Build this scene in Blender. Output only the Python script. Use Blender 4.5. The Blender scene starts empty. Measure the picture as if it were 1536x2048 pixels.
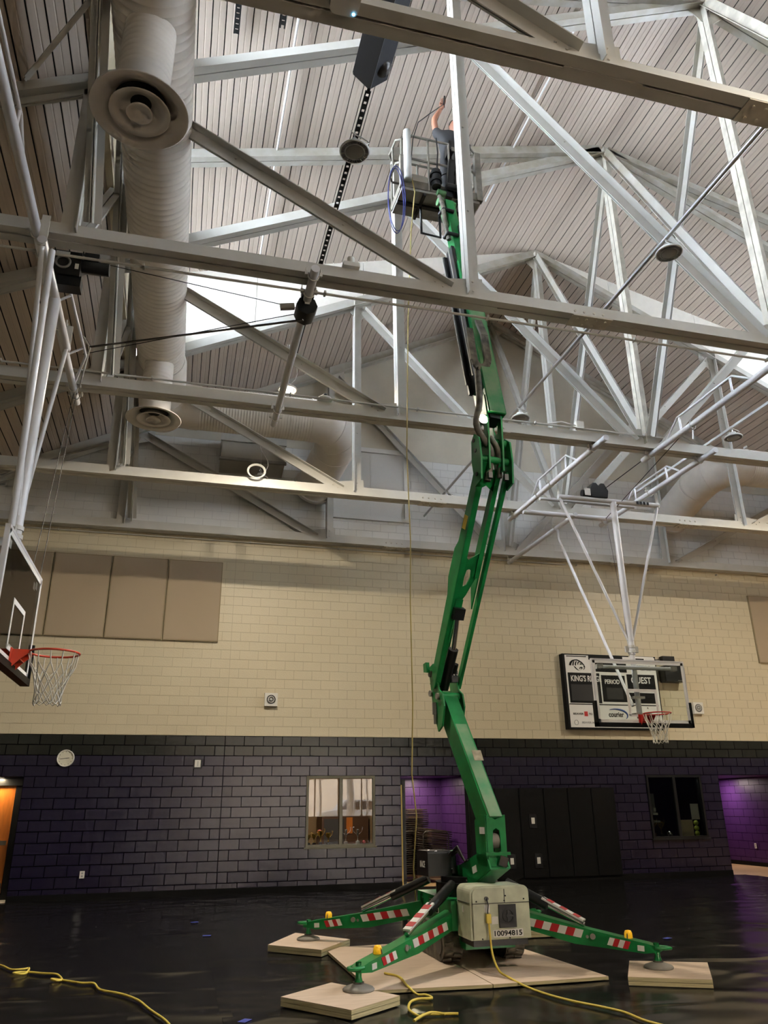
import bpy, bmesh, math, random
from mathutils import Vector, Matrix, noise
random.seed(7)
sc = bpy.context.scene
COL = sc.collection
V = Vector

# ---------------------------------------------------------------- camera, world, light, exposure
def cam_setup():
    yaw, pitch, roll, f = 0.258114419, 0.364441432, -0.0116844173, 1534.71736
    fw = V((math.sin(yaw)*math.cos(pitch), math.cos(yaw)*math.cos(pitch), math.sin(pitch)))
    r = V((math.cos(yaw), -math.sin(yaw), 0)); u = r.cross(fw)
    c, s = math.cos(roll), math.sin(roll)
    X = c*r + s*u; Y = -s*r + c*u; Z = -fw
    cd = bpy.data.cameras.new('camera'); co = bpy.data.objects.new('camera', cd); COL.objects.link(co)
    cd.sensor_fit = 'HORIZONTAL'; cd.sensor_width = 36.0; cd.lens = f/1536*36.0
    cd.clip_start = 0.05; cd.clip_end = 300
    m = Matrix((X, Y, Z)).transposed().to_4x4(); m.translation = V((-1.00918943, -17.2823466, 1.63825652))
    co.matrix_world = m
    sc.camera = co
cam_setup()
sc.view_settings.view_transform = 'Standard'; sc.view_settings.look = 'None'
sc.view_settings.gamma = 1.0; sc.view_settings.use_curve_mapping = False
sc.view_settings.exposure = 0.45
SKY_STRENGTH = 64.0
LAMP_W = 300.0
cy = sc.cycles; cy.use_light_tree = False; cy.max_bounces = 4; cy.diffuse_bounces = 3; cy.glossy_bounces = 2; cy.transmission_bounces = 2; cy.transparent_max_bounces = 8
cy.caustics_reflective = False; cy.caustics_refractive = False; cy.sample_clamp_indirect = 6.0; cy.adaptive_threshold = 0.05; cy.adaptive_min_samples = 16
w = bpy.data.worlds.new('world'); sc.world = w; w.use_nodes = True
bg = w.node_tree.nodes['Background']; bg.inputs[0].default_value = (0.80, 0.89, 1.0, 1); bg.inputs[1].default_value = SKY_STRENGTH
def portal(name, loc, rot, sx, sy):
    L = bpy.data.lights.new(name, 'AREA'); L.shape = 'RECTANGLE'; L.size = sx; L.size_y = sy
    o = bpy.data.objects.new(name, L); COL.objects.link(o); o.location = loc; o.rotation_euler = rot
    L.cycles.is_portal = True
XR = 6.72                       # ridge
portal('clerestory_portal', (-2.62, -14.0, 11.52), (0, -math.pi/2, 0), 1.0, 21.5)
portal('clerestory_portal', (2*XR+2.62, -14.0, 11.52), (0, math.pi/2, 0), 1.0, 21.5)
portal('entrance_portal', (5.6, -24.95, 2.0), (math.pi/2, 0, 0), 9.0, 2.0)

# ---------------------------------------------------------------- helpers
WLOC = {}
def link(o, parent=None, world=V((0,0,0))):
    COL.objects.link(o)
    if parent is not None:
        o.parent = parent; o.location = world - WLOC[parent.name]
    else:
        o.location = world
    WLOC[o.name] = V(world)
    return o
def tag(o, label=None, cat=None, group=None, kind=None):
    if label: o['label'] = label
    if cat: o['category'] = cat
    if group: o['group'] = group
    if kind: o['kind'] = kind
    return o
def empty(name, loc, label=None, cat=None, group=None, kind=None, parent=None):
    o = bpy.data.objects.new(name, None); o.empty_display_size = 0.1
    link(o, parent, V(loc)); tag(o, label, cat, group, kind); return o
def frame(d, up=V((0,0,1))):
    d = V(d).normalized(); up = V(up)
    if abs(d.dot(up.normalized())) > 0.995: up = V((1,0,0)) if abs(d.x) < 0.9 else V((0,1,0))
    x = up.cross(d).normalized(); y = d.cross(x).normalized()
    return x, y, d
class MB:
    def __init__(s): s.v = []; s.f = []; s.sm = []
    def add(s, vs, fs, smooth=False):
        n = len(s.v); s.v += [V(a) for a in vs]; s.f += [tuple(i+n for i in f) for f in fs]; s.sm += [smooth]*len(fs); return s
    def hexa(s, c):   # 8 corners, bottom 4 then top 4
        return s.add(c, [(3,2,1,0),(4,5,6,7),(0,1,5,4),(1,2,6,5),(2,3,7,6),(3,0,4,7)])
    def box(s, c, size, m=None):
        hx, hy, hz = size[0]/2, size[1]/2, size[2]/2
        pts = [V((a*hx, b*hy, d*hz)) for d in (-1,1) for a, b in ((-1,-1),(1,-1),(1,1),(-1,1))]
        if m is not None: pts = [m @ q for q in pts]
        return s.hexa([V(c)+q for q in pts])
    def lo(s, a, b):  # box from min/max corners
        a, b = V(a), V(b); return s.box((a+b)/2, b-a)
    def beam(s, p, q, w, h, up=(0,0,1), off=(0,0)):
        p, q = V(p), V(q); x, y, d = frame(q-p, up)
        o = x*off[0]+y*off[1]
        c = [e+o+x*(a*w/2)+y*(b*h/2) for e in (p, q) for a, b in ((-1,-1),(1,-1),(1,1),(-1,1))]
        return s.hexa(c)
    def cyl(s, p, q, r, r2=None, n=14, caps=True):
        p, q = V(p), V(q); r2 = r if r2 is None else r2; x, y, d = frame(q-p)
        vs = []; fs = []
        for e, rr in ((p, r), (q, r2)):
            for i in range(n):
                a = 2*math.pi*i/n; vs.append(e + x*(rr*math.cos(a)) + y*(rr*math.sin(a)))
        fs = [(i, (i+1)%n, n+(i+1)%n, n+i) for i in range(n)]
        s.add(vs, fs, True)
        if caps: s.add(vs[:n], [tuple(reversed(range(n)))]); s.add(vs[n:], [tuple(range(n))])
        return s
    def tube(s, pts, r, n=8, closed=False, caps=True):
        pts = [V(q) for q in pts]; m = len(pts); rings = []; px = None
        for i in range(m):
            if closed: d = pts[(i+1)%m]-pts[i-1]
            else: d = pts[min(i+1, m-1)]-pts[max(i-1, 0)]
            if d.length < 1e-9: d = V((0,0,1))
            d.normalize()
            if px is None: x, y, _ = frame(d)
            else:
                x = px - d*px.dot(d)
                x = frame(d)[0] if x.length < 1e-6 else x.normalized()
                y = d.cross(x)
            px = x; rr = r[i] if isinstance(r, (list, tuple)) else r
            rings.append([pts[i] + x*(rr*math.cos(2*math.pi*k/n)) + y*(rr*math.sin(2*math.pi*k/n)) for k in range(n)])
        vs = [a for ring in rings for a in ring]; fs = []
        for i in range(m if closed else m-1):
            j = (i+1) % m
            for k in range(n): fs.append((i*n+k, i*n+(k+1)%n, j*n+(k+1)%n, j*n+k))
        s.add(vs, fs, True)
        if caps and not closed: s.add(rings[0], [tuple(reversed(range(n)))]); s.add(rings[-1], [tuple(range(n))])
        return s
    def lathe(s, prof, c=(0,0,0), m=None, n=28, smooth=True):
        c = V(c); vs = []; k = len(prof)
        for i in range(n):
            a = 2*math.pi*i/n
            for r, z in prof:
                q = V((r*math.cos(a), r*math.sin(a), z)); vs.append(c + (m @ q if m is not None else q))
        fs = []
        for i in range(n):
            j = (i+1) % n
            for t in range(k-1): fs.append((i*k+t, j*k+t, j*k+t+1, i*k+t+1))
        return s.add(vs, fs, smooth)
    def prism(s, poly, o, ax, ay, az, d):   # polygon in (ax,ay) plane at o, extruded by d along az (both sides)
        o, ax, ay, az = V(o), V(ax), V(ay), V(az); n = len(poly)
        a = [o+ax*p[0]+ay*p[1]-az*(d/2) for p in poly]; b = [o+ax*p[0]+ay*p[1]+az*(d/2) for p in poly]
        s.add(a+b, [tuple(reversed(range(n))), tuple(range(n, 2*n))] + [(i, (i+1)%n, n+(i+1)%n, n+i) for i in range(n)])
        return s
    def plate_hole(s, outer, inner, o, ax, ay, az, d):   # same vertex count loops
        o, ax, ay, az = V(o), V(ax), V(ay), V(az); n = len(outer)
        P = lambda p, k: o+ax*p[0]+ay*p[1]+az*(k*d/2)
        vs = [P(p,-1) for p in outer]+[P(p,-1) for p in inner]+[P(p,1) for p in outer]+[P(p,1) for p in inner]; fs = []
        for i in range(n):
            j = (i+1) % n
            fs += [(j, i, n+i, n+j), (2*n+i, 2*n+j, 3*n+j, 3*n+i), (i, j, 2*n+j, 2*n+i), (n+j, n+i, 3*n+i, 3*n+j)]
        return s.add(vs, fs)
    def ball(s, c, r, n=14, k=8, sc_=(1,1,1)):
        prof = [(r*math.sin(math.pi*i/k), -r*math.cos(math.pi*i/k)) for i in range(k+1)]
        m = Matrix.Diagonal(V(sc_)); return s.lathe(prof, c, m, n)
    def angles(s, a, b, F, leg_f=.11, leg_w=.15, gap=.014, t=.012):
        """pair of steel angles back to back from a to b: flange facing F, stems behind it"""
        a, b, F = V(a), V(b), V(F); d = (b-a).normalized(); F = (F-d*F.dot(d)).normalized(); S = d.cross(F).normalized()
        def bx(f0, f1, s0, s1):
            c = [e + F*f + S*q for e in (a, b) for f, q in ((f0,s0),(f1,s0),(f1,s1),(f0,s1))]
            s.hexa(c)
        for k in (-1, 1):
            bx(-t, 0, k*gap/2, k*(gap/2+leg_f)); bx(-leg_w, -t, k*gap/2, k*(gap/2+t))
        return s
    def build(s, name, mat, parent=None, kind=None, origin=None, sharp=None):
        me = bpy.data.meshes.new(name)
        lo = V((min(q[i] for q in s.v) for i in range(3))); hi = V((max(q[i] for q in s.v) for i in range(3)))
        c = V(origin) if origin is not None else (lo+hi)/2
        if parent is None and origin is None: c = V(((lo.x+hi.x)/2, (lo.y+hi.y)/2, lo.z))
        me.from_pydata([q-c for q in s.v], [], s.f)
        me.polygons.foreach_set('use_smooth', s.sm)
        bm = bmesh.new(); bm.from_mesh(me); bmesh.ops.recalc_face_normals(bm, faces=bm.faces); bm.to_mesh(me); bm.free()
        if mat is not None: me.materials.append(M[mat] if isinstance(mat, str) else mat)
        o = bpy.data.objects.new(name, me); link(o, parent, c)
        if kind: o['kind'] = kind
        return o
def part(name, mat, parent, fn, kind=None):
    b = MB(); fn(b); return b.build(name, mat, parent, kind)
def copy_tree(o, dv, parent=None):
    c = o.copy(); COL.objects.link(c)
    if parent is None: c.location = o.location + V(dv); WLOC[c.name] = WLOC[o.name] + V(dv)
    else: c.parent = parent; WLOC[c.name] = WLOC[o.name] + V(dv)
    for ch in list(o.children): copy_tree(ch, dv, c)
    return c

# ---------------------------------------------------------------- materials
M = {}
def mat(name, col, rough=.5, metal=0.0, var=0.0, vscale=6.0, bump=0.0, bscale=40.0, bdist=.01, spec=.5, col2=None, emit=None, estr=0.0, rnd=0.0, stretch=None, ridged=False):
    m = bpy.data.materials.new(name); m.use_nodes = True; nt = m.node_tree; P = nt.nodes['Principled BSDF']
    P.inputs['Base Color'].default_value = (*col, 1); P.inputs['Roughness'].default_value = rough; P.inputs['Metallic'].default_value = metal
    P.inputs['Specular IOR Level'].default_value = spec
    tc = nt.nodes.new('ShaderNodeTexCoord'); co = tc.outputs['Object']
    if stretch:
        mp = nt.nodes.new('ShaderNodeMapping'); mp.inputs['Scale'].default_value = stretch; nt.links.new(co, mp.inputs[0]); co = mp.outputs[0]
    last = None
    if var > 0 or col2:
        n = nt.nodes.new('ShaderNodeTexNoise'); n.inputs['Scale'].default_value = vscale; n.inputs['Detail'].default_value = 5; nt.links.new(co, n.inputs['Vector'])
        r = nt.nodes.new('ShaderNodeValToRGB'); c2 = col2 or tuple(c*(1-var) for c in col)
        c1 = col if col2 else tuple(min(1, c*(1+var*.6)) for c in col)
        r.color_ramp.elements[0].position = .35; r.color_ramp.elements[1].position = .68
        r.color_ramp.elements[0].color = (*c2, 1); r.color_ramp.elements[1].color = (*c1, 1)
        nt.links.new(n.outputs['Fac'], r.inputs[0]); nt.links.new(r.outputs[0], P.inputs['Base Color']); last = r.outputs[0]
    if rnd > 0:
        oi = nt.nodes.new('ShaderNodeObjectInfo'); hv = nt.nodes.new('ShaderNodeHueSaturation')
        mr = nt.nodes.new('ShaderNodeMapRange'); mr.inputs['To Min'].default_value = 1-rnd; mr.inputs['To Max'].default_value = 1+rnd
        nt.links.new(oi.outputs['Random'], mr.inputs['Value']); nt.links.new(mr.outputs[0], hv.inputs['Value'])
        if last is not None: nt.links.new(last, hv.inputs['Color'])
        else: hv.inputs['Color'].default_value = (*col, 1)
        nt.links.new(hv.outputs[0], P.inputs['Base Color'])
    if bump > 0:
        n = nt.nodes.new('ShaderNodeTexNoise'); n.inputs['Scale'].default_value = bscale; n.inputs['Detail'].default_value = 6
        if ridged: n.noise_type = 'RIDGED_MULTIFRACTAL'; n.inputs['Detail'].default_value = 4; n.inputs['Distortion'].default_value = .6
        nt.links.new(co, n.inputs['Vector'])
        b = nt.nodes.new('ShaderNodeBump'); b.inputs['Strength'].default_value = min(1, bump); b.inputs['Distance'].default_value = bdist
        nt.links.new(n.outputs['Fac'], b.inputs['Height']); nt.links.new(b.outputs[0], P.inputs['Normal'])
    if emit: P.inputs['Emission Color'].default_value = (*emit, 1); P.inputs['Emission Strength'].default_value = estr
    M[name] = m; return m
def dust(m, z0=10.6, z1=14.2, col=(.40,.36,.27)):
    nt = m.node_tree; P = nt.nodes['Principled BSDF']; src = P.inputs['Base Color'].links[0].from_socket
    g = nt.nodes.new('ShaderNodeNewGeometry'); sp = nt.nodes.new('ShaderNodeSeparateXYZ'); nt.links.new(g.outputs['Position'], sp.inputs[0])
    mr = nt.nodes.new('ShaderNodeMapRange'); mr.inputs['From Min'].default_value = z0; mr.inputs['From Max'].default_value = z1; nt.links.new(sp.outputs['Z'], mr.inputs['Value'])
    n = nt.nodes.new('ShaderNodeTexNoise'); n.inputs['Scale'].default_value = 3.5; n.inputs['Detail'].default_value = 6; nt.links.new(g.outputs['Position'], n.inputs['Vector'])
    nr = nt.nodes.new('ShaderNodeMapRange'); nr.inputs['From Min'].default_value = .3; nr.inputs['From Max'].default_value = .65; nt.links.new(n.outputs['Fac'], nr.inputs['Value'])
    mu = nt.nodes.new('ShaderNodeMath'); mu.operation = 'MULTIPLY'; nt.links.new(mr.outputs[0], mu.inputs[0]); nt.links.new(nr.outputs[0], mu.inputs[1])
    mx = nt.nodes.new('ShaderNodeMix'); mx.data_type = 'RGBA'; nt.links.new(mu.outputs[0], mx.inputs[0]); nt.links.new(src, mx.inputs[6]); mx.inputs[7].default_value = (*col, 1)
    nt.links.new(mx.outputs[2], P.inputs['Base Color'])
def glass_mat(name, tint=(1,1,1), ior=1.5, rough=.0):
    m = bpy.data.materials.new(name); m.use_nodes = True; nt = m.node_tree
    for n in list(nt.nodes): nt.nodes.remove(n)
    out = nt.nodes.new('ShaderNodeOutputMaterial'); t = nt.nodes.new('ShaderNodeBsdfTransparent'); g = nt.nodes.new('ShaderNodeBsdfGlossy')
    t.inputs[0].default_value = (*tint, 1); g.inputs['Roughness'].default_value = rough
    fr = nt.nodes.new('ShaderNodeFresnel'); fr.inputs[0].default_value = ior
    mx = nt.nodes.new('ShaderNodeMixShader'); nt.links.new(fr.outputs[0], mx.inputs[0]); nt.links.new(t.outputs[0], mx.inputs[1]); nt.links.new(g.outputs[0], mx.inputs[2])
    nt.links.new(mx.outputs[0], out.inputs[0]); M[name] = m
mat('cream_paint', (.65,.575,.41), .42, bump=.22, bscale=55, rnd=.025)
mat('black_paint', (.010,.011,.009), .25, bump=.12, bscale=70, spec=.6)
mat('purple_paint', (.012,.009,.028), .26, bump=.12, bscale=70, spec=.6)
mat('hall_purple_paint', (.065,.020,.12), .4, bump=.3, bscale=60)
mat('grey_paint', (.80,.80,.775), .5, bump=.2, bscale=55, rnd=.02)
mat('gable_paint', (.68,.64,.54), .6, var=.05, vscale=2)
mat('mortar_cream', (.50,.43,.29), .7); mat('mortar_dark', (.003,.003,.004), .95, spec=.05); mat('mortar_grey', (.64,.64,.62), .7)
mat('white_steel', (.57,.56,.52), .38, var=.05, vscale=3, rnd=.03)
dust(M['white_steel'])
mat('dusty_steel', (.62,.585,.50), .5, var=.22, vscale=5)
mat('deck_paint', (.63,.535,.455), .5, var=.05, vscale=3, rnd=.05, stretch=(8,.4,8))
mat('slot_black', (.006,.006,.006), .8)
mat('bright_wall', (.88,.84,.76), .7, var=.03)
mat('duct_paint', (.76,.71,.645), .45, var=.06, vscale=4)
mat('bolt_steel', (.62,.60,.55), .4, metal=.3)
mat('galvanized', (.55,.56,.57), .3, metal=.85)
mat('pipe_white', (.70,.70,.72), .3, var=.04)
mat('black_plastic', (.010,.010,.011), .35); mat('black_metal', (.012,.013,.014), .35, metal=.2); mat('navy_metal', (.008,.010,.018), .6, spec=.3)
mat('rubber', (.035,.033,.028), .75, var=.5, vscale=9, col2=(.16,.145,.11))
mat('lift_green', (.008,.20,.05), .30, var=.25, vscale=5, rnd=.0)
mat('lift_green_dusty', (.02,.22,.07), .5, col2=(.16,.26,.13), vscale=4)
mat('lift_pale', (.55,.58,.44), .42, var=.22, vscale=5)
mat('hood_grey', (.42,.40,.35), .6)
mat('sticker_white', (.80,.80,.78), .4); mat('sticker_red', (.42,.012,.02), .4); mat('sticker_yellow', (.7,.5,.05), .4); mat('worn_patch', (.40,.34,.22), .7, var=.3, vscale=14)
mat('chrome', (.75,.75,.75), .15, metal=1.0); mat('amber', (.95,.50,.02), .3, emit=(1,.5,.02), estr=.25)
mat('foot_grey', (.24,.225,.20), .6, var=.15)
mat('plywood', (.66,.52,.405), .65, col2=(.57,.44,.33), vscale=3, stretch=(1,7,1), bump=.1)
mat('ply_edge', (.58,.51,.29), .7, var=.3, vscale=3, stretch=(1,1,60))
mat('cord_yellow', (.72,.56,.09), .5); mat('cord_dull', (.42,.33,.10), .6); mat('hose_blue', (.03,.035,.17), .4); mat('cable_black', (.01,.01,.01), .5)
mat('grey_metal', (.27,.26,.235), .45, var=.15); mat('rail_grey', (.20,.185,.155), .5, var=.25, vscale=9)
mat('skin', (.36,.16,.10), .55); mat('dark_cloth', (.03,.03,.032), .85, var=.2); mat('hair', (.015,.012,.01), .7)
mat('plastic_sheet', (.008,.008,.0085), .20, bump=.9, bscale=.95, bdist=.05, spec=.30, stretch=(1.0,1.7,1), ridged=True)
mat('wood_floor', (.62,.40,.22), .35, var=.12, vscale=3, stretch=(9,1,1))
mat('door_orange', (.55,.17,.025), .35, var=.18, vscale=3, stretch=(6,6,1)); mat('bronze_frame', (.12,.115,.085), .4, metal=.3)
mat('black_vinyl', (.006,.006,.006), .5, spec=.15, bump=.1, bscale=150); mat('acoustic_fabric', (.42,.335,.235), .9, bump=.3, bscale=250, rnd=.02)
mat('panel_edge', (.30,.245,.15), .9)
mat('white_plastic', (.76,.75,.70), .4); mat('grey_plastic', (.5,.5,.48), .5); mat('clock_face', (.72,.70,.58), .4)
mat('gold', (.75,.52,.12), .25, metal=1.0); mat('silver', (.7,.7,.7), .2, metal=1.0)
mat('rim_orange', (.62,.055,.02), .35, var=.12); mat('rim_red', (.42,.02,.015), .35); mat('net_white', (.72,.70,.62), .8)
mat('score_black', (.008,.008,.009), .5, spec=.15); mat('print_white', (.88,.88,.86), .5); mat('print_black', (.012,.012,.013), .6, spec=.15); mat('print_grey', (.35,.35,.36), .5); mat('print_red', (.6,.03,.03), .5); mat('print_blue', (.04,.10,.35), .5)
mat('lamp_white', (.72,.72,.70), .4); mat('lamp_lens', (.24,.24,.23), .4); mat('lamp_fin', (.45,.45,.45), .35, metal=.5)
mat('lamp_on', (1,1,1), .4, emit=(1,.88,.68), estr=60)
mat('tape_blue', (.03,.05,.35), .6); mat('lit_jamb_yellow', (.95,.76,.28), .5); mat('chair_frame', (.03,.025,.02), .35, metal=.4); mat('chair_seat', (.09,.045,.022), .5)
mat('beige_sheet', (.74,.62,.42), .6); mat('ball_green', (.55,.68,.10), .8); mat('ball_red', (.5,.05,.03), .5)
mat('leaf_ground', (.36,.26,.17), .9, col2=(.20,.14,.09), vscale=1.2); mat('bark', (.30,.27,.24), .9, var=.4, vscale=6, stretch=(4,4,1)); mat('car_white', (.70,.74,.80), .25); mat('car_glass', (.02,.025,.03), .1)
mat('foliage', (.14,.17,.06), .8, var=.4); mat('dark_room', (.05,.048,.045), .8); mat('tan_room', (.30,.20,.10), .8); mat('grate_dark', (.02,.02,.02), .6); mat('blue_led', (.1,.5,1), .4, emit=(.2,.6,1), estr=6)
glass_mat('clear_glass'); glass_mat('board_glass', (.95,.98,.96), 1.22); glass_mat('dim_glass', (.75,.78,.74))
TX = {}
def text(name, body, mat_, parent, x0, x1, z0, z1, y, ex=.003, ax=V((1,0,0)), ay=V((0,0,1)), o=V((0,0,0))):
    """flat lettering fitted to a rectangle; ax/ay span the plane, positions x0..x1, z0..z1 measured from o (+ normal*y)"""
    cu = bpy.data.curves.new('tmp', 'FONT'); cu.body = body; cu.extrude = .01; cu.offset = .018; cu.resolution_u = 3
    to = bpy.data.objects.new('tmp', cu); COL.objects.link(to)
    dg = bpy.context.evaluated_depsgraph_get(); me0 = to.evaluated_get(dg).to_mesh()
    vs = [v.co.copy() for v in me0.vertices]; fs = [tuple(p.vertices) for p in me0.polygons]
    to.evaluated_get(dg).to_mesh_clear(); bpy.data.objects.remove(to)
    a = [min(v[i] for v in vs) for i in range(3)]; b = [max(v[i] for v in vs) for i in range(3)]
    nz = ax.cross(ay)
    m = MB(); m.add([V(o) + ax*(x0+(v.x-a[0])/(b[0]-a[0])*(x1-x0)) + ay*(z0+(v.y-a[1])/(b[1]-a[1])*(z1-z0)) + nz*(y+(ex if v.z > 0 else 0)) for v in vs], fs)
    return m.build(name, mat_, parent)
# ---------------------------------------------------------------- the hall: floor, walls
BW, BH, BK = .4064, .2032, .009
XL, XRW, YB = -7.25, 20.7, -24.8
part('floor', 'wood_floor', None, lambda b: b.lo((XL-.3, YB-.3, -.3), (XRW+.3, 6.0, 0))).__setitem__('kind', 'structure')
WALL = empty('wall_far', (XR, .1, 0), kind='structure')
OPEN = [(-7.0, -3.861, 0, 11*BH), (1.77, 3.272, 4*BH, 11*BH), (3.861, 5.42, 0, 11*BH), (9.97, 11.47, 4*BH, 11*BH), (11.99, 14.3, 0, 11*BH)]
Z1, Z2, ZTOP = 15*BH, 37*BH, 49*BH
def cut_rects():                 # wall backing split around the openings
    rects = []
    xs = sorted(set([XL, XRW] + [o[0] for o in OPEN] + [o[1] for o in OPEN]))
    for a, c in zip(xs, xs[1:]):
        o = next((o for o in OPEN if o[0] <= a+1e-6 and o[1] >= c-1e-6), None)
        if o is None: rects.append((a, c, 0, 11*BH))
        else:
            if o[2] > 0: rects.append((a, c, 0, o[2]))
    return rects
part('mortar_backing', 'mortar_dark', WALL, lambda b: [b.lo((r[0], BK, r[2]), (r[1], .2, r[3])) for r in cut_rects()] + [b.lo((XL, BK, 11*BH), (XRW, .2, Z1))])
part('mortar_backing', 'mortar_cream', WALL, lambda b: b.lo((XL, .0055, Z1), (XRW, .2, Z2)))
part('mortar_backing', 'mortar_grey', WALL, lambda b: b.lo((XL, .0055, Z2), (XRW, .2, ZTOP)))
part('gable', 'gable_paint', WALL, lambda b: b.prism([(XL, ZTOP), (XRW, ZTOP), (XRW, 7.6), (XRW, 14.55-.487*(XRW-XR)+.15), (XR, 14.75), (XL, 14.55-.487*(XR-XL)+.15)] if False else
     [(XR-9.6, ZTOP), (XR+9.6, ZTOP), (XR, 14.8)], (0, .1, 0), (1,0,0), (0,0,1), (0,1,0), .2))
CAM = sc.camera.matrix_world.translation; CW = sc.camera.matrix_world.inverted()
def in_view(x, z, y=0):
    q = CW @ V((x, y, z))
    if q.z > -.1: return False
    u = -q.x/q.z*1534.7; v = -q.y/q.z*1534.7
    return abs(u) < 1700 and abs(v) < 1150
blocks = []
nx0 = int(math.floor((XL)/BW)); 
for c in range(49):
    off = 0 if c % 2 == 0 else .5
    edges = [(k+off)*BW for k in range(-19, 52)]
    row = []
    for a in edges: row.append((max(a, XL), min(a+BW, XRW)))
    # control joint at x = 0 and cuts at the openings
    for a, b_ in row:
        segs = [(a, b_)]
        if a < -1e-6 and b_ > 1e-6: segs = [(a, 0), (0, b_)]
        z0, z1 = c*BH, (c+1)*BH
        for o in OPEN:
            if z0 >= o[2]-1e-6 and z1 <= o[3]+1e-6:
                ns = []
                for s0, s1 in segs:
                    if s1 <= o[0] or s0 >= o[1]: ns.append((s0, s1))
                    else:
                        if s0 < o[0]: ns.append((s0, o[0]))
                        if s1 > o[1]: ns.append((o[1], s1))
                segs = ns
        for s0, s1 in segs:
            if s1-s0 > .03 and in_view((s0+s1)/2, (z0+z1)/2): blocks.append((s0, s1, z0, z1))
def bcol(z0):
    return 'grey_paint' if z0 >= Z2-.01 else 'cream_paint' if z0 >= Z1-.01 else 'black_paint' if z0 >= 13*BH-.01 else 'purple_paint'
full = [b for b in blocks if abs(b[1]-b[0]-BW) < 1e-4]
full.sort(key=lambda b: (V(((b[0]+b[1])/2, 0, (b[2]+b[3])/2))-CAM).length)
chosen = set(full[:296]); proto = {}
def block_box(b, s0, s1, z0, z1):
    g = .0045 if z0 >= Z1-.01 else .0075; b.lo((s0+g, 0, z0+g), (s1-g, .03, z1-g))
for bk in full[:296]:
    mt = bcol(bk[2]); c = V(((bk[0]+bk[1])/2, .015, (bk[2]+bk[3])/2))
    if mt not in proto:
        b = MB(); block_box(b, *bk); o = b.build('block', mt, WALL); proto[mt] = o
    else:
        o = proto[mt].copy(); o.name = 'block'; link(o, WALL, c)
for mt in ('grey_paint', 'cream_paint', 'black_paint', 'purple_paint'):
    b = MB()
    for bk in blocks:
        if bk not in chosen and bcol(bk[2]) == mt: block_box(b, *bk)
    if b.v: b.build('far_blocks', mt, WALL, 'stuff')
for nm, a, c in (('wall_left', (XL-.2, YB, 0), (XL, .2, 8.6)), ('wall_right', (XRW, YB, 0), (XRW+.2, .2, 8.6)), ('wall_back', (XL-.2, YB-.2, 0), (XRW+.2, YB, 8.6))):
    o = empty(nm, ((a[0]+c[0])/2, (a[1]+c[1])/2, 0), kind='structure')
    if nm == 'wall_back': part('lower_paint', 'purple_paint', o, lambda b: [b.lo(a, (1.2, c[1], Z1)), b.lo((10.0, a[1], 0), (c[0], c[1], Z1)), b.lo((1.2, a[1], 0), (10.0, c[1], 1.05)), b.lo((1.2, a[1], 3.0), (10.0, c[1], Z1))])
    else: part('lower_paint', 'purple_paint', o, lambda b: b.lo(a, (c[0], c[1], Z1)))
    part('upper_paint', 'cream_paint', o, lambda b: b.lo((a[0], a[1], Z1), c))
    if nm == 'wall_back': part('gable', 'gable_paint', o, lambda b: b.prism([(XL, 7.6), (XRW, 7.6), (XRW, 8.2), (XR+9.2, 12.4), (XR, 14.9), (XR-9.2, 12.4), (XL, 8.2)], (0, YB-.1, 0), (1,0,0), (0,0,1), (0,1,0), .2))
bb = empty('baseboard_far', (XR, 0, 0), kind='structure')
for a, c in ((-3.861, 3.861), (5.42, 11.99), (14.3, XRW)): part('vinyl_base', 'black_vinyl', bb, lambda b: b.lo((a, -.012, 0), (c, .0, .11)))

# ---------------------------------------------------------------- roof decks: separate panels with dark slots
DECK_Y1 = -3.06
def deck(name, slope, z0, sides, x_in, x_out, y0, y1, pitch):
    root = empty(name, (XR, (y0+y1)/2, z0), kind='structure'); L = y1-y0
    cs = 1/math.hypot(1, slope); pm = {}
    for sgn in sides:
        x = x_in
        d = V((sgn*cs, 0, -slope*cs)); nrm = V((sgn*slope*cs, 0, cs))
        dx = pitch*cs
        while x < x_out-1e-6:
            xe = min(x+dx, x_out); wdt = (xe-x)/cs
            c = V((XR+sgn*(x+xe)/2, (y0+y1)/2, z0-slope*(x+xe)/2))
            key = (sgn, round(wdt, 3))
            g = .0095
            if key in pm:
                o = pm[key].copy(); o.name = 'deck_panel'; link(o, root, c)
            else:
                b = MB(); h = wdt/2-g
                prof = [(-h, .02), (-h, 0), (-.010, 0), (-.004, .003), (.004, .003), (.010, 0), (h, 0), (h, .02)]
                if h < .03: prof = [(-h, .02), (-h, 0), (h, 0), (h, .02)]
                b.prism(prof, c, d, nrm, (0,1,0), L); pm[key] = b.build('deck_panel', 'deck_paint', root, origin=c)
            x = xe
        a0 = V((XR+sgn*x_in, y0, z0-slope*x_in)); a1 = V((XR+sgn*x_out, y0, z0-slope*x_out))
        b = MB(); up = nrm*.022; up2 = nrm*.12; ly = V((0, L, 0))
        b.hexa([a0+up, a1+up, a1+up+ly, a0+up+ly, a0+up2, a1+up2, a1+up2+ly, a0+up2+ly]); b.build('deck_backing', 'slot_black', root)
    if x_in == 0.0: part('ridge_cap', 'slot_black', root, lambda b: b.prism([(-.3, z0-.3*slope+.028), (0, z0+.028), (.3, z0-.3*slope+.028), (0, z0+.5)], (XR, (y0+y1)/2, 0), (1,0,0), (0,0,1), (0,1,0), L))
    return root
ZA, SU, SL = 14.60, .2625, .487
deck('ceiling', SU, ZA, (-1, 1), 0.0, 9.35, YB, DECK_Y1, .2032)
deck('ceiling', SL, 14.56, (-1, 1), 0.0, 14.0, -2.99, .1, .2032)
deck('ceiling', SL, 14.56, (-1, 1), 9.20, 14.0, YB, -2.99, .2032)
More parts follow.
